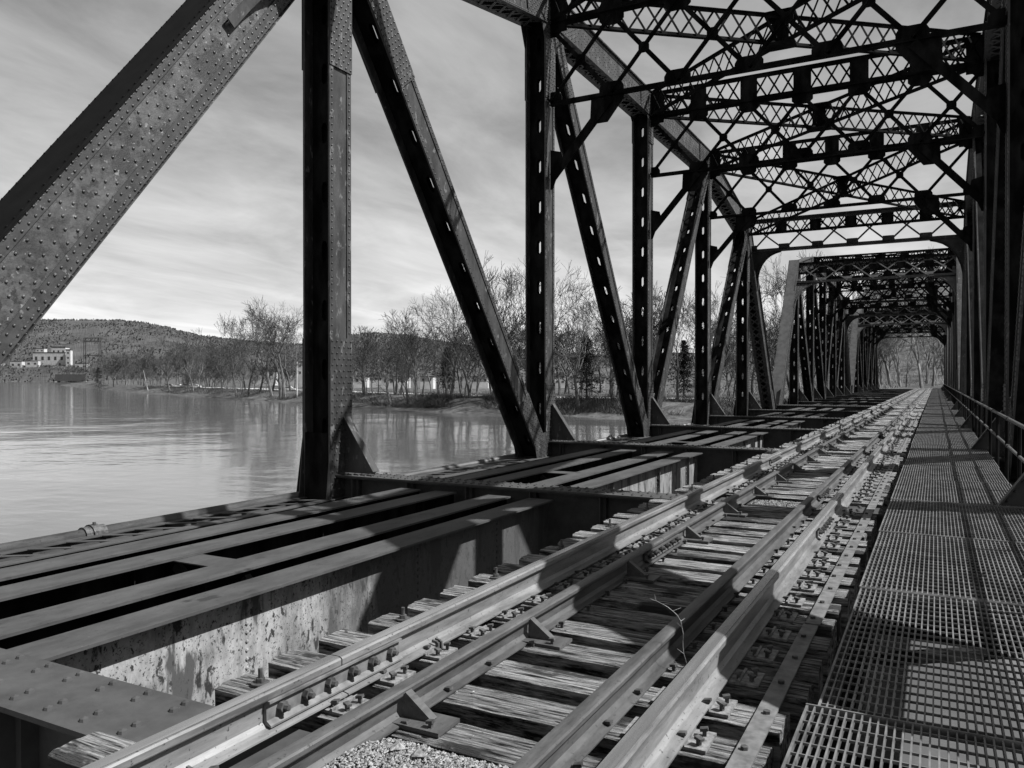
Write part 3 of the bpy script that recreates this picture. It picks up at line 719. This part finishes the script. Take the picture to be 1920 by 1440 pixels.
# ties (four shapes, cracked and worn)
TX0, TX1 = -3.08, -.555; TWD = .235
def tie_mesh(seed):
    rnd = random.Random(seed); mb = MB(); nxg, nyg = 40, 9; Lx = TX1 - TX0
    for j in range(nyg):
        for i in range(nxg):
            x = Lx * i / (nxg - 1); y = TWD * j / (nyg - 1)
            e = min(j, nyg - 1 - j) / 4
            z = noise.noise(V((x * 1.2, y * 26, seed * 7.3))) * .006 - (.010 + .008 * abs(noise.noise(V((x * 4, seed, j * .1))))) * (1 if e == 0 else 0)
            yo = noise.noise(V((x * 3.1, seed * 3.7, j))) * .008 * (1 if e == 0 else 0)
            xo = noise.noise(V((y * 22, seed * 1.7, i))) * .02 if i in (0, nxg - 1) else 0
            mb.v.append((x + xo, y + yo, z))
    for j in range(nyg - 1):
        for i in range(nxg - 1): mb.f.append((j*nxg+i, j*nxg+i+1, (j+1)*nxg+i+1, (j+1)*nxg+i))
    bnd = [(i, 0) for i in range(nxg)] + [(nxg-1, j) for j in range(1, nyg)] + [(i, nyg-1) for i in range(nxg-2, -1, -1)] + [(0, j) for j in range(nyg-2, 0, -1)]
    base = len(mb.v)
    for (i, j) in bnd:
        q = mb.v[j*nxg+i]; mb.v.append((q[0], q[1] + (.004 if j == 0 else -.004 if j == nyg-1 else 0), -.21))
    k = len(bnd)
    for a in range(k):
        c = (a + 1) % k; mb.f.append((bnd[a][1]*nxg+bnd[a][0], base+a, base+c, bnd[c][1]*nxg+bnd[c][0]))
    mb.f.append(tuple(base + a for a in range(k)))
    return mb
def spike(mb, x, y, z, s_):
    mb.box(x - .008, x + .008, y - .008, y + .008, z, z + .022); mb.bar((x - s_ * .014, y, z + .024), (x + s_ * .018, y, z + .030), .026, .012)
def make_tie(seed):
    root = tie_mesh(seed).build('railway_tie', M['wood'])
    for x, s_ in ((XA, 1), (XD, 1)):
        xl = x - TX0; mb = MB()
        mb.box(xl - .165, xl + .185, .02, .205, .002, .014); mb.box(xl + .088, xl + .10, .02, .205, .0145, .026); mb.box(xl - .10, xl - .088, .02, .205, .0145, .026)
        o = mb.build('tie_plate', M['tieplate'], root)
        for (a, c, rz) in ((.083, .065, 0), (-.083, .16, 3.14), (.150, .155, .3), (.15, .06, 2.8)): inst('spike', SPIKE, o, (xl + a + random.uniform(-.003, .003), c, .012 + random.random() * .006), rz + random.uniform(-.15, .15))
    for x in (XB, XC):
        inst('spike', SPIKE, root, (x - TX0 + .074, .06, .001), random.uniform(-.2, .2)); inst('spike', SPIKE, root, (x - TX0 - .074, .17, .001), 3.14)
    return root
protos = [make_tie(k) for k in range(5)]
used = [False] * 5
Gt = 'timber ties of the track'; GEN = 'weathered grey timber tie under the rails on the open deck'
near_lab = {0: 'cracked timber tie crossing the deck in front of the nearest floor beam plate', 1: 'cracked timber tie just past the nearest floor beam plate, with a hook bolt',
            2: 'second timber tie past the nearest floor beam plate, under the end of the joint bar', 3: 'third timber tie past the nearest floor beam plate'}
tie_y = [1.51, 1.92]
for i in range(18):
    y = SP * (i // 6) + beam_y(i % 6) + .33; ye = SP * (i // 6) + beam_y(i % 6 + 1) - .24
    n_t = int((ye - y + .155) / .391)
    for k in range(n_t): tie_y.append(y + .391 * k)
for n_, y in enumerate(tie_y[:285]):
    p = n_ % 5 if n_ < 5 else random.randrange(5)
    if y < 34 or not used[p]:
        o = protos[p] if not used[p] else copy_tree(protos[p])
    else:
        o = protos[p].copy(); COL.objects.link(o)
    used[p] = True
    o.location = (TX0 + random.uniform(-.035, .035), y + random.uniform(-.012, .012), TIE - .002 - random.random() * .006); o.rotation_euler = (0, 0, random.uniform(-.006, .006))
    tag(o, near_lab.get(n_ - 1, GEN), 'railway tie', Gt)
mb = MB()
for y in tie_y[285:]: mb.box(TX0, TX1, y, y + TWD, TIE - .21, TIE - .003)
tag(mb.build('distant_ties', M['wood']), 'run of small timber ties on the farthest span', 'railway ties', Gt, 'stuff')
# hook bolts on every third tie end
for q, n_ in enumerate(range(2, 70, 3)):
    y = tie_y[n_]; mb = MB(); mb.tube((0, 0, 0), (0, 0, .008), .045, n=12); mb.tube((0, 0, .008), (0, 0, .03), .022, n=6); mb.tube((0, 0, .03), (0, 0, .075), .011, n=8)
    o = mb.build('hook_bolt', M['bolt']); o.location = (TX0 + .19, y + .12, TIE + .001)
    tag(o, 'upright hook bolt and round washer on the left end of the nearest bolted tie' if q == 0 else 'upright hook bolt and washer on the left end of a timber tie', 'bolt', 'hook bolts on the left tie ends')
# flat strap bolted down the right ends of the ties
st = empty('steel_strap', (-.655, YS, TIE)); tag(st, 'long flat drilled steel strap bolted over the right ends of the ties', 'strap')
ys_ = [YS, 5.05, 11.2, 17.4, 23.7, 30, 36.2, 42.5, 49]
for q, (a, c) in enumerate(zip(ys_, ys_[1:])):
    mb = MB(); mb.box(-.042 + .006 * (q % 2), .042 + .006 * (q % 2), a - YS, c - YS - .03, .006, .016); mb.build('strap_length', M['strap'], st)
for y in tie_y:
    if y < 38: inst('bolt', SBOLT, st, (random.uniform(-.01, .01), y - YS + .1, .016))

# gravel lying on the floor beams between the rails
def stone(mb, p, r):
    vs = []
    for d_ in ((1,0,0),(-1,0,0),(0,1,0),(0,-1,0),(0,0,1),(0,0,-1)):
        k = r * random.uniform(.6, 1.15); vs.append((p[0] + d_[0] * k + random.uniform(-.3, .3) * r, p[1] + d_[1] * k + random.uniform(-.3, .3) * r, p[2] + d_[2] * k * .7))
    mb.add(vs, [(0,2,4),(2,1,4),(1,3,4),(3,0,4),(2,0,5),(1,2,5),(3,1,5),(0,3,5)])
GY = beam_y(0); mb = MB()
for k in range(11000):
    x = random.uniform(-2.02, -1.30); y = random.uniform(GY - .24, GY + .30)
    h = .075 * (1 - ((y - GY) / .36) ** 2) + noise.noise(V((x * 5, y * 5, 0))) * .02
    stone(mb, (x, y, -1.515 + max(0, h) * random.random() ** .4), random.uniform(.004, .011))
for k in range(350):
    x = random.choice([random.uniform(-1.20, -1.02), random.uniform(-2.0, -1.35)]); y = random.choice(tie_y[:24]) + random.uniform(.02, .2) 
    if noise.noise(V((x * 3, y * 2, 4))) > .12: stone(mb, (x, y, TIE + .006), random.uniform(.004, .009))
for k in range(1500):
    stone(mb, (random.choice([random.uniform(-2.0, -1.33), random.uniform(-1.2, -1.02)]), beam_y(1) + random.uniform(-.22, .22), -1.512), random.uniform(.006, .014))
tag(mb.build('gravel', M['gravel']), 'light gravel spread over the floor beam between the rails', 'gravel', kind='stuff')
for q, (x, y, r_, lab) in enumerate(((-1.88, 2.56, .034, 'pale angular stone on the gravel, left of its neighbour'), (-1.77, 2.55, .042, 'largest pale stone on the gravel by the first tie'), (-1.50, 2.50, .022, 'small stone at the edge of the gravel nearest the right guard rail'))):
    mb = MB(); stone(mb, (0, 0, 0), r_); o = mb.build('stone', M['gravel']); o.location = (x, y, -1.455); tag(o, lab, 'stone', 'loose stones on the gravel')
# dry weed caught between the rails
mb = MB(); p = V((-1.10, 3.95, TIE)); dr_ = V((-.12, .1, .9)); pts = [p.copy()]
for k in range(14):
    dr_ += V((random.uniform(-.16, .10), random.uniform(-.1, .18), -.055)); p = p + dr_.normalized() * .032; pts.append(p.copy())
for a, c in zip(pts, pts[1:]): mb.tube(a, c, .0015, n=4, caps=False)
for k in (3, 5, 7, 8, 10, 11, 12, 13):
    q = pts[k] + V((random.uniform(-.05, .05), random.uniform(-.04, .04), random.uniform(0, .03))); mb.tube(pts[k], q, .0014, .0008, 4, False)
for k in range(10):
    a = V((-1.10, 3.95, TIE)); q = a + V((random.uniform(-.10, .08), random.uniform(-.12, .12), random.uniform(.01, .07))); mb.tube(a, q, .0014, .0008, 4, False)
tag(mb.build('dry_weed', M['tieplate']), 'thin dry curling weed growing between the right hand rails', 'weed')

# ------------------------------------------------------------------ walkway of open grating
GX0, GX1, GZ = -.44, .86, -1.36
wk = empty('grated_walkway', (GX0, 1.35, GZ)); tag(wk, 'long galvanised open grating walkway right of the track', 'walkway')
PL = 2.17; Wd = GX1 - GX0
mb = MB(); nb = 43
for k in range(nb + 1):
    x = Wd * k / nb; h = .0033 if 0 < k < nb else .005; mb.box(x - h, x + h, .006, PL - .02, -.032, 0)
y = .06
while y < PL - .03: mb.box(.001, Wd - .001, y - .0028, y + .0028, -.012, -.0015); y += .1016
mb.box(-.006, Wd + .006, -.006, .0055, -.034, .004); mb.box(-.006, Wd + .006, PL - .0195, PL - .010, -.034, .004)
pan = mb.build('grating_panel', M['grate'], wk); pan.location = (-.03, 0, .005)
k = 1
while 1.35 + PL * k < END - 2:
    c = pan.copy(); COL.objects.link(c); c.location = (random.uniform(-.012, .012), PL * k, random.uniform(-.006, .004)); c.rotation_euler = (random.uniform(-.002, .002), random.uniform(-.004, .004), random.uniform(-.002, .002)); k += 1
    if k > 95: break
mb = MB()
for x in (.10, Wd - .10): mb.box(x - .04, x + .04, 0, END - 3, -.19, -.040)
mb.build('support_channel', M['steel_dk'], wk)
mb = MB(); mb.box(-.05, Wd + .05, -.05, .03, -.28, -.191); SUP = mesh_of(mb, 'steel_dk'); SUP.name = 'support_bracket'; y = PL
while y < 60: inst('support_bracket', SUP, wk, (0, y, 0)); y += PL

hr = empty('handrail', (.90, 5.6, GZ)); tag(hr, 'two bar pipe handrail along the right edge of the walkway', 'handrail')
yl = END - 8
for z, r_ in ((.81, .024), (.42, .020)):
    mb = MB(); mb.tube((0, -1, z), (0, yl, z), r_, n=8)
    y = 1.0
    while y < 60: mb.tube((0, y - .06, z), (0, y + .06, z), r_ + .010, n=8); y += 3.3
    mb.build('rail_bar', M['rail_g'], hr)
post = MB(); post.tube((0, 0, -.15), (0, 0, .81), .024, n=8); post.box(-.05, .05, -.05, .05, -.17, -.15)
p0 = post.build('post', M['steel_dk'], hr)
k = 1
while 1.96 * k < yl and k < 60: c = p0.copy(); COL.objects.link(c); c.location = (0, 1.96 * k, 0); k += 1

# ------------------------------------------------------------------ pipe along the outside of the left truss
pp_ = empty('utility_pipe', (-9.16, .5, -1.90)); tag(pp_, 'grey utility pipe with couplings carried outside the left truss', 'pipe')
mb = MB(); mb.tube((0, 0, 0), (0, END, 0), .082, n=16); mb.build('pipe_run', M['rail_g'], pp_, smooth=True)
for k, y in enumerate([5.72 + 5.9 * q for q in range(8)]):
    mb = MB(); mb.tube((0, y - .14, 0), (0, y + .14, 0), .105, n=16); mb.tube((0, y - .05, 0), (0, y + .05, 0), .125, n=16); mb.tube((.03, y, .08), (.03, y, .15), .022, n=6)
    mb.build('coupling', M['bolt'], pp_)
    mb = MB(); mb.box(-.12, .38, y + .1, y + .24, -.16, -.10); mb.build('bracket', M['steel_dk'], pp_)

# ------------------------------------------------------------------ trees
def gen_tree(seed, H, spread=.5, fork=.3, twiggy=1.0, trunk_r=.36, lean=0, md=6):
    rnd = random.Random(seed); T = MB(); C_ = MB()
    def rdir(d_, ang):
        ax = V((rnd.gauss(0, 1), rnd.gauss(0, 1), rnd.gauss(0, 1))); ax = (ax - d_ * ax.dot(d_)).normalized()
        return (d_ * math.cos(ang) + ax * math.sin(ang)).normalized()
    def br(p, d_, ln, r, dep):
        ns = 4 if dep < 3 else 3 if dep < 5 else 2; q = p; rr = r
        for k in range(ns):
            d2 = (rdir(d_, rnd.uniform(.04, .16) * (1 + .25 * dep)) + V((0, 0, .09 if dep < 5 else .02))).normalized(); q2 = q + d2 * (ln / ns); r2 = rr * (.90 if dep < 3 else .78)
            (T if dep < 3 else C_).tube(q, q2, max(rr, .026), max(r2, .020), 6 if dep < 2 else 3, False)
            q, rr, d_ = q2, r2, d2
            if dep < md and dep > 0 and rnd.random() < .38 * twiggy:
                br(q, rdir(d_, rnd.uniform(.5, .95) * (spread + .35)), ln * rnd.uniform(.35, .6), rr * .5, min(6, dep + 2))
            elif dep == 0 and k > 1 and rnd.random() < .4: br(q, rdir(d_, .9), ln * .5, rr * .4, 3)
        if dep < md:
            n = (3 if rnd.random() < .7 else 4) if dep == 0 else (3 if rnd.random() < .42 else 2)
            for k in range(n):
                br(q, rdir(d_, rnd.uniform(.3, .75) * (spread + .35)), ln * rnd.uniform(.66, .86), rr * (.72 if dep else .62), dep + 1)
    d0 = V((lean, 0, 1)).normalized(); br(V((0, 0, -.4)), d0, H * fork, trunk_r, 0)
    zt = max(v[2] for v in T.v + C_.v); s_ = H / zt
    for mb_ in (T, C_): mb_.v = [(v[0] * s_, v[1] * s_, v[2] * s_) for v in mb_.v]
    return T, C_
TREES = []
for k, (H, spd, fk, tw, tr, ln) in enumerate(((24, .42, .22, .95, .40, 0), (24, .55, .28, .9, .42, .05), (22, .40, .34, 1.0, .34, -.05), (18, .6, .25, .9, .32, .30), (14, .5, .2, 1.0, .2, .0), (20, .38, .30, .95, .3, .08))):
    T, C_ = gen_tree(20 + k * 3, H, spd, fk, tw, tr, ln)
    root = empty('bare_tree', (0, 0, -50)); T.build('trunk', M['bark'], root, norm=False); C_.build('crown', M['twig'], root, norm=False)
    TREES.append([root, H, False])
print('tree faces', [len(r_[0].children[1].data.polygons) for r_ in TREES])
def place_tree(kind, x, y, H, rz, label, z=None, grp='bare trees on the far bank'):
    pr = TREES[kind]; o = pr[0] if not pr[2] else copy_tree(pr[0]); pr[2] = True
    s_ = H / pr[1]; o.scale = (s_, s_, s_); o.rotation_euler = (0, 0, rz); o.location = (x, y, gz(x, y) if z is None else z)
    tag(o, label, 'tree', grp)
big = [ # column, distance, height, kind, label
 (255, 300, 23, 1, 'bare forked tree at the left of the wooded point'), (300, 272, 18, 2, 'slim pale trunked bare tree left of the tall riverside group'),
 (384, 232, 25, 5, 'tall V shaped bare tree, leftmost of the tall riverside group'), (430, 226, 24, 2, 'tall bare tree second in the riverside group'),
 (462, 200, 22, 0, 'bare tree with the darkest thick trunk at the water edge'), (488, 212, 25, 1, 'broadest bare tree of the riverside group, left of the first post'),
 (520, 206, 24, 0, 'pale barked bare tree nearest the left side of the first post'), (545, 225, 20, 2, 'smaller bare tree partly hidden by the first post'),
 (764, 150, 17.5, 3, 'crooked leaning bare tree between the first post and its diagonal'), (703, 152, 13, 3, 'low bare tree leaning left over the water'),
 (845, 148, 20, 1, 'bare tree just left of the first diagonal'), (880, 145, 19, 2, 'slender bare tree seen behind the first diagonal'),
 (955, 136, 24, 0, 'tallest spreading bare tree between the diagonal and the second post'), (1012, 134, 23, 1, 'tall bare tree right behind the second post'),
 (925, 140, 21, 5, 'tall bare tree left of the second post'), (1085, 126, 18.5, 1, 'bare tree above the dark evergreen'), (1150, 130, 18, 0, 'bare tree right of the dark evergreen'),
 (1180, 124, 17, 2, 'slim bare tree behind the third diagonal'), (1270, 122, 17, 5, 'bare tree in the gap right of the third post'), (1350, 128, 18, 0, 'bare tree behind the fourth post'),
 (1395, 132, 20, 2, 'bare tree between the fourth and fifth posts'), (1455, 138, 23, 0, 'tall bare tree left of the second portal'), (1485, 150, 25, 1, 'tall bare tree behind the second portal')]
for (u, D, H, k, lab) in big:
    H *= 1.1
    x, y = at(u, D); y = max(y, shore_y(x) + 3.0); place_tree(k, x, y, H, random.uniform(0, 6.28) if k != 3 else (3.4 if u < 720 else 2.7), lab)
fill = 'leafless tree in the thicket behind the river edge'
cnt = 0
while cnt < 150:
    u = random.choice([random.uniform(160, 560), random.uniform(170, 420), random.uniform(640, 1240), random.uniform(640, 1500)]); 
    for D in range(100, 900, 6):
        x, y = at(u, D)
        if y > shore_y(x) + 3: break
    D *= 1 + random.uniform(.02, .45) if u > 560 else 1 + random.uniform(.02, .5); x, y = at(u, D)
    if abs(x + 3.7) < 12: continue
    place_tree(random.choice((0, 2, 4, 4, 5, 1)), x, y, random.uniform(9, 18) if u > 560 else random.uniform(13, 22), random.uniform(0, 6.28), fill); cnt += 1
for k in range(24):
    u = random.uniform(230, 560)
    for D in range(180, 700, 4):
        x, y = at(u, D)
        if y > shore_y(x) + random.uniform(4, 30): break
    place_tree(4, x, y, random.uniform(5, 11), random.uniform(0, 6.28), 'small bare sapling among the trees of the wooded point', grp='saplings on the wooded point')
for k in range(22):
    D = random.uniform(1905, 2040); x, y = at(random.choice((random.uniform(-20, 60), random.uniform(90, 215))), D); place_tree(random.choice((0, 1, 4)), x, y, random.uniform(20, 34), random.uniform(0, 6.28), 'distant leafless tree below the white mill at far left', z=(D - 1900) * .19 - 4, grp='distant trees by the mill')
rnd = random.Random(9); LT_ = []
for k in range(4):
    T, C_ = gen_tree(60 + k, 16, .5, .22, .8, .26, 0, 4); f0 = T; f0.add(C_.v, C_.f); LT_.append(f0)
print('low tree', [len(t_.f) for t_ in LT_])
mb = MB()
for k in range(170):
    x = rnd.uniform(-52, 34); y = END + 40 + 300 * rnd.random(); t_ = LT_[k % 4]; s_ = rnd.uniform(.6, 1.25); a = rnd.uniform(0, 6.28); z = gz(x, y); ca, sa = math.cos(a) * s_, math.sin(a) * s_
    mb.add([(x + v[0] * ca - v[1] * sa, y + v[0] * sa + v[1] * ca, z + v[2] * s_) for v in t_.v], t_.f)
for k in range(9000):
    x = rnd.uniform(-52, 34); y = END + 12 + 330 * rnd.random()
    if -7.5 < x < 1.5 and y < END + 80: continue
    z = gz(x, y); h = rnd.uniform(.6, 3.2); d_ = V((rnd.gauss(0, .5), rnd.gauss(0, .5), 1)) * h; p = V((x, y, z - .1)); sd_ = V((.05, .02, 0))
    mb.add([p - sd_, p + sd_, p + d_], [(0, 1, 2)])
tag(mb.build('distant_wood', M['brush2'], norm=False), 'pale tangled winter wood filling the slope beyond the far end of the bridge', 'wood', kind='stuff')
for k in range(62):       # wood at the far end of the bridge
    x = random.choice([random.uniform(-34, -9), random.uniform(2, 20), random.uniform(-30, 16)]); y = END + 12 + 210 * random.random() ** 1.3
    if -7.5 < x < 1.5 and y < END + 70: continue
    place_tree(random.choice((0, 2, 5, 5, 1)), x, y, random.uniform(12, 19), random.uniform(0, 6.28), 'leafless tree in the wood closing the far end of the bridge', grp='trees at the far end of the bridge')
def evergreen(H, Wd_, seed):
    rnd = random.Random(seed); root = empty('evergreen_tree'); T = MB(); T.tube((0, 0, -.3), (0, 0, H * .95), .2, .03, 6); T.build('trunk', M['bark'], root)
    c = MB()
    for k in range(300):
        f = rnd.random() ** .8; z = H * (.12 + .88 * f); a = rnd.uniform(0, 6.28); ln = Wd_ * (1 - f ** 1.7 * .85) * (.75 + .5 * noise.noise(V((math.cos(a) * 1.2, math.sin(a) * 1.2, f * 3 + seed)))) * rnd.uniform(.6, 1.12)
        tip = V((math.cos(a) * ln, math.sin(a) * ln, z + ln * rnd.uniform(-.25, .2))); o0 = V((0, 0, z))
        for q in range(26):
            g_ = rnd.uniform(.15, 1); p = o0.lerp(tip, g_); s_ = .34 * (1.15 - g_ * .5)
            d1 = V((rnd.gauss(0, 1), rnd.gauss(0, 1), rnd.gauss(0, .6))).normalized() * s_; d2 = V((rnd.gauss(0, 1), rnd.gauss(0, 1), rnd.gauss(0, .5))).normalized() * s_ * .5
            c.add([p, p + d1, p + d1 * .6 + d2], [(0, 1, 2)])
    c.build('crown', M['needle'], root, norm=False); return root
for (u, D, H, W_, lab) in ((1100, 132, 10.5, 4.6, 'dark evergreen tree right of the second post'), (838, 165, 10, 3.2, 'dark narrow evergreen behind the first diagonal'), (1282, 130, 9.5, 3.4, 'dark evergreen left of the fourth post'),
                        (185, 420, 14, 7, 'broad dark evergreen on the point at far left')):
    o = evergreen(H, W_, int(u)); x, y = at(u, D); o.location = (x, y, gz(x, y)); tag(o, lab, 'tree', 'evergreens on the far bank')
# brush along the waterline
mb = MB(); rnd = random.Random(5)
for k in range(46000):
    x = rnd.choice([rnd.uniform(-150, 5), rnd.uniform(-330, 0), rnd.uniform(-90, -15)]); y = shore_y(x) + abs(rnd.gauss(2, 7)) + 1.0; z = gz(x, y)
    if z < WZ - .1 or noise.noise(V((x * .12, y * .12, 5))) < -.12: continue
    h = rnd.uniform(.3, 1.3) * (1 if rnd.random() < .85 else 1.8); d_ = V((rnd.gauss(0, .8), rnd.gauss(0, .8), .8)) * h; p = V((x, y, z - .1)); s_ = .022
    s_ *= 1.3; side = V((s_, s_ * .3, 0)); m1 = p + d_ * .6; m2 = p + d_ + V((rnd.gauss(0, .3), rnd.gauss(0, .3), 0)) * h * .4
    mb.add([p - side, p + side, m1 + side * .7, m1 - side * .7, m2], [(0, 1, 2, 3), (3, 2, 4)])
tag(mb.build('riverbank_brush', M['brush'], norm=False), 'tangle of dry brush along the waterline', 'brush', kind='stuff')

# ------------------------------------------------------------------ far buildings and small things on the bank
def building(u, D, wpx, hpx, vbase, lab, floors=1, nwin=6, roof='dim', dep=14, wall='white', rz=.0):
    x, y = at(u, D); wm_ = wpx * D / 1493; hm = hpx * D / 1493; zb = (712 - vbase) * D / 1493
    root = empty('building', (x, y, zb)); root.rotation_euler = (0, 0, R(28) + rz); tag(root, lab, 'building', 'buildings across the river')
    mb = MB(); mb.box(-wm_ / 2, wm_ / 2, 0, dep, -14, hm); mb.build('wall', M[wall], root)
    mb = MB(); mb.box(-wm_ / 2 - .3, wm_ / 2 + .3, -.3, dep + .3, hm + .002, hm + hm * .08); mb.build('roof', M[roof], root)
    wh = hm / floors * .34; ww = wm_ / nwin * .38
    for f in range(floors):
        for k in range(nwin):
            xx = -wm_ / 2 + wm_ * (k + .5) / nwin; zz = hm * (f + .5) / floors
            mb = MB(); mb.box(xx - ww / 2, xx + ww / 2, -.06, .0 - .001, zz - wh / 2, zz + wh / 2); mb.build('window', M['dim'], root)
    return root
building(92, 2080, 60, 20, 682, 'long low white mill building on the hillside at far left', 1, 5, dep=30)
building(110, 2110, 26, 30, 682, 'taller dark roofed block rising behind the white mill', 2, 3, dep=20)
building(128, 2070, 9, 28, 685, 'narrow white tower block at the right end of the mill', 3, 1, dep=10)
building(60, 2060, 24, 10, 687, 'small white shed left of the mill building', 1, 2, dep=10)
building(548, 330, 52, 26, 705, 'flat roofed pale commercial building behind the trees by the first post', 2, 7, dep=12)
building(740, 260, 46, 16, 722, 'low white house seen through the thicket left of the first diagonal', 1, 4, dep=9)
building(1105, 240, 60, 16, 724, 'low white building beyond the dark evergreen', 1, 6, dep=9)
building(1330, 250, 40, 14, 722, 'low pale shed seen between the third and fourth posts', 1, 3, dep=8)
building(670, 280, 30, 14, 720, 'small pale house right of the first post', 1, 3, dep=8)
building(705, 300, 26, 11, 716, 'tiny pale house with dark roof left of the crooked leaning tree', 1, 3, dep=8)
building(800, 245, 24, 12, 718, 'small pale house left of the narrow evergreen', 1, 2, dep=8)
building(900, 255, 30, 12, 719, 'pale cottage glimpsed between the first diagonal and the second post', 1, 3, dep=8)
building(495, 400, 40, 14, 708, 'low pale building behind the broadest riverside tree', 1, 4, dep=10)
building(1050, 262, 22, 18, 720, 'narrow pale house just right of the second post', 2, 2, dep=8)
building(30, 2060, 22, 12, 690, 'small pale waterside house left of the mill at far left', 1, 2, dep=14)
building(152, 2060, 22, 12, 694, 'small white house between the mill and the steel gantry', 1, 2, dep=14)
building(205, 2080, 30, 10, 690, 'long low pale shed right of the steel gantry', 1, 4, dep=14)
building(75, 2140, 16, 14, 668, 'pale block on the slope above the white mill', 2, 2, dep=14)
# gantry tower on the hillside
x, y = at(172, 2000); g_ = empty('gantry_tower', (x, y, (712 - 682) * 2000 / 1493)); g_.scale = (1.75,) * 3; g_.rotation_euler = (0, 0, R(28)); tag(g_, 'dark square steel gantry standing before the wooded hill at far left', 'gantry')
mb = MB()
for sx in (-11, 11):
    for sy in (0, 5): mb.bar((sx, sy, -16), (sx, sy, 37), .9, .9)
mb.build('leg', M['dim'], g_)
mb = MB()
for z in (37, 32, 12): mb.bar((-11.4, 0, z), (11.4, 0, z), .9, .9); mb.bar((-11.4, 5, z), (11.4, 5, z), .9, .9)
for k in range(5): mb.bar((-11 + 4.4 * k, 0, 32), (-6.6 + 4.4 * k, 0, 37), .35, .35)
mb.build('cross_beam', M['dim'], g_)
# small dark bridge over the creek mouth at left
x, y = at(132, 1893); cbz = empty('creek_bridge', (x, y, -5)); cbz.scale = (1.8,) * 3; cbz.rotation_euler = (0, 0, R(36)); tag(cbz, 'small dark girder bridge over the creek mouth at far left', 'bridge')
mb = MB(); mb.box(-19, 19, 0, 6, 1, 10); mb.build('deck', M['dim'], cbz)
for s_ in (-18, 18): mb = MB(); mb.box(s_ - 1.5, s_ + 1.5, .2, 5.8, -4, .99); mb.build('abutment', M['white'], cbz)
x, y = at(236, 330); y = max(y, shore_y(x) + 1.5); z = gz(x, y); mb = MB(); q = V((0, 0, -.3)); d_ = V((-.62, .2, 1)).normalized()
for k in range(7): q2 = q + d_ * 1.5 + V((0, 0, .03 * k)); mb.tube(q, q2, .26 - .03 * k, .23 - .03 * k, 7); q = q2
for k in range(5): mb.tube(V((0, 0, -.3)) + d_ * (4 + 1.2 * k), V((0, 0, -.3)) + d_ * (4.6 + 1.3 * k) + V((random.uniform(-1, 1), .3, 1.4)), .07, .02, 4)
o = mb.build('dead_tree', M['brush2'], norm=False); o.location = (x, y, z); tag(o, 'bleached bare trunk leaning left over the water on the wooded point', 'tree')
# cars on the riverside lot
def car():
    root = empty('parked_car'); mb = MB()
    prof = [(-2.2, .35), (2.2, .35), (2.25, .8), (1.5, .92), (.8, 1.42), (-1.0, 1.45), (-1.8, .98), (-2.25, .9)]
    mb.prism([(a, -.85, z) for a, z in prof], (0, 1.7, 0)); mb.build('body', M['paint_car'], root)
    mb = MB(); mb.prism([(-.95, -.86, 1.36), (.74, -.86, 1.34), (1.2, -.86, .98), (-1.5, -.86, 1.0)], (0, 1.72, 0)); mb.build('window', M['dim'], root)
    for a in (-1.4, 1.4):
        for s_ in (-.8, .62): mb = MB(); mb.tube((a, s_, .33), (a, s_ + .2, .33), .33, n=12); mb.build('wheel', M['tyre'], root)
    return root
c0 = car()
for k, (u, D, lab) in enumerate(((318, 262, 'leftmost of the light cars parked on the riverside lot'), (334, 266, 'second light car from the left on the riverside lot'), (350, 262, 'third light car on the riverside lot'), (366, 265, 'rightmost of the light cars parked on the riverside lot'),
                                 (540, 224, 'light car parked behind the trees left of the first post'))):
    o = c0 if k == 0 else copy_tree(c0); x, y = at(u, D)
    while y < shore_y(x) + 14: D += 2; x, y = at(u, D)
    o.location = (x, y, gz(x, y) + .05); o.rotation_euler = (0, 0, R(28) + random.uniform(-.2, .2)); tag(o, lab, 'car', 'cars on the far bank')
# pole at the left of the first post
x, y = at(557, 200); mb = MB(); mb.tube((0, 0, -.5), (0, 0, 9), .14, .09, 8); mb.bar((-.9, 0, 8.4), (.9, 0, 8.4), .12, .14); o = mb.build('utility_pole', M['white']); o.location = (x, y, gz(x, y))
tag(o, 'pale utility pole beside the first post on the far bank', 'pole')
print('objects', len(bpy.data.objects))
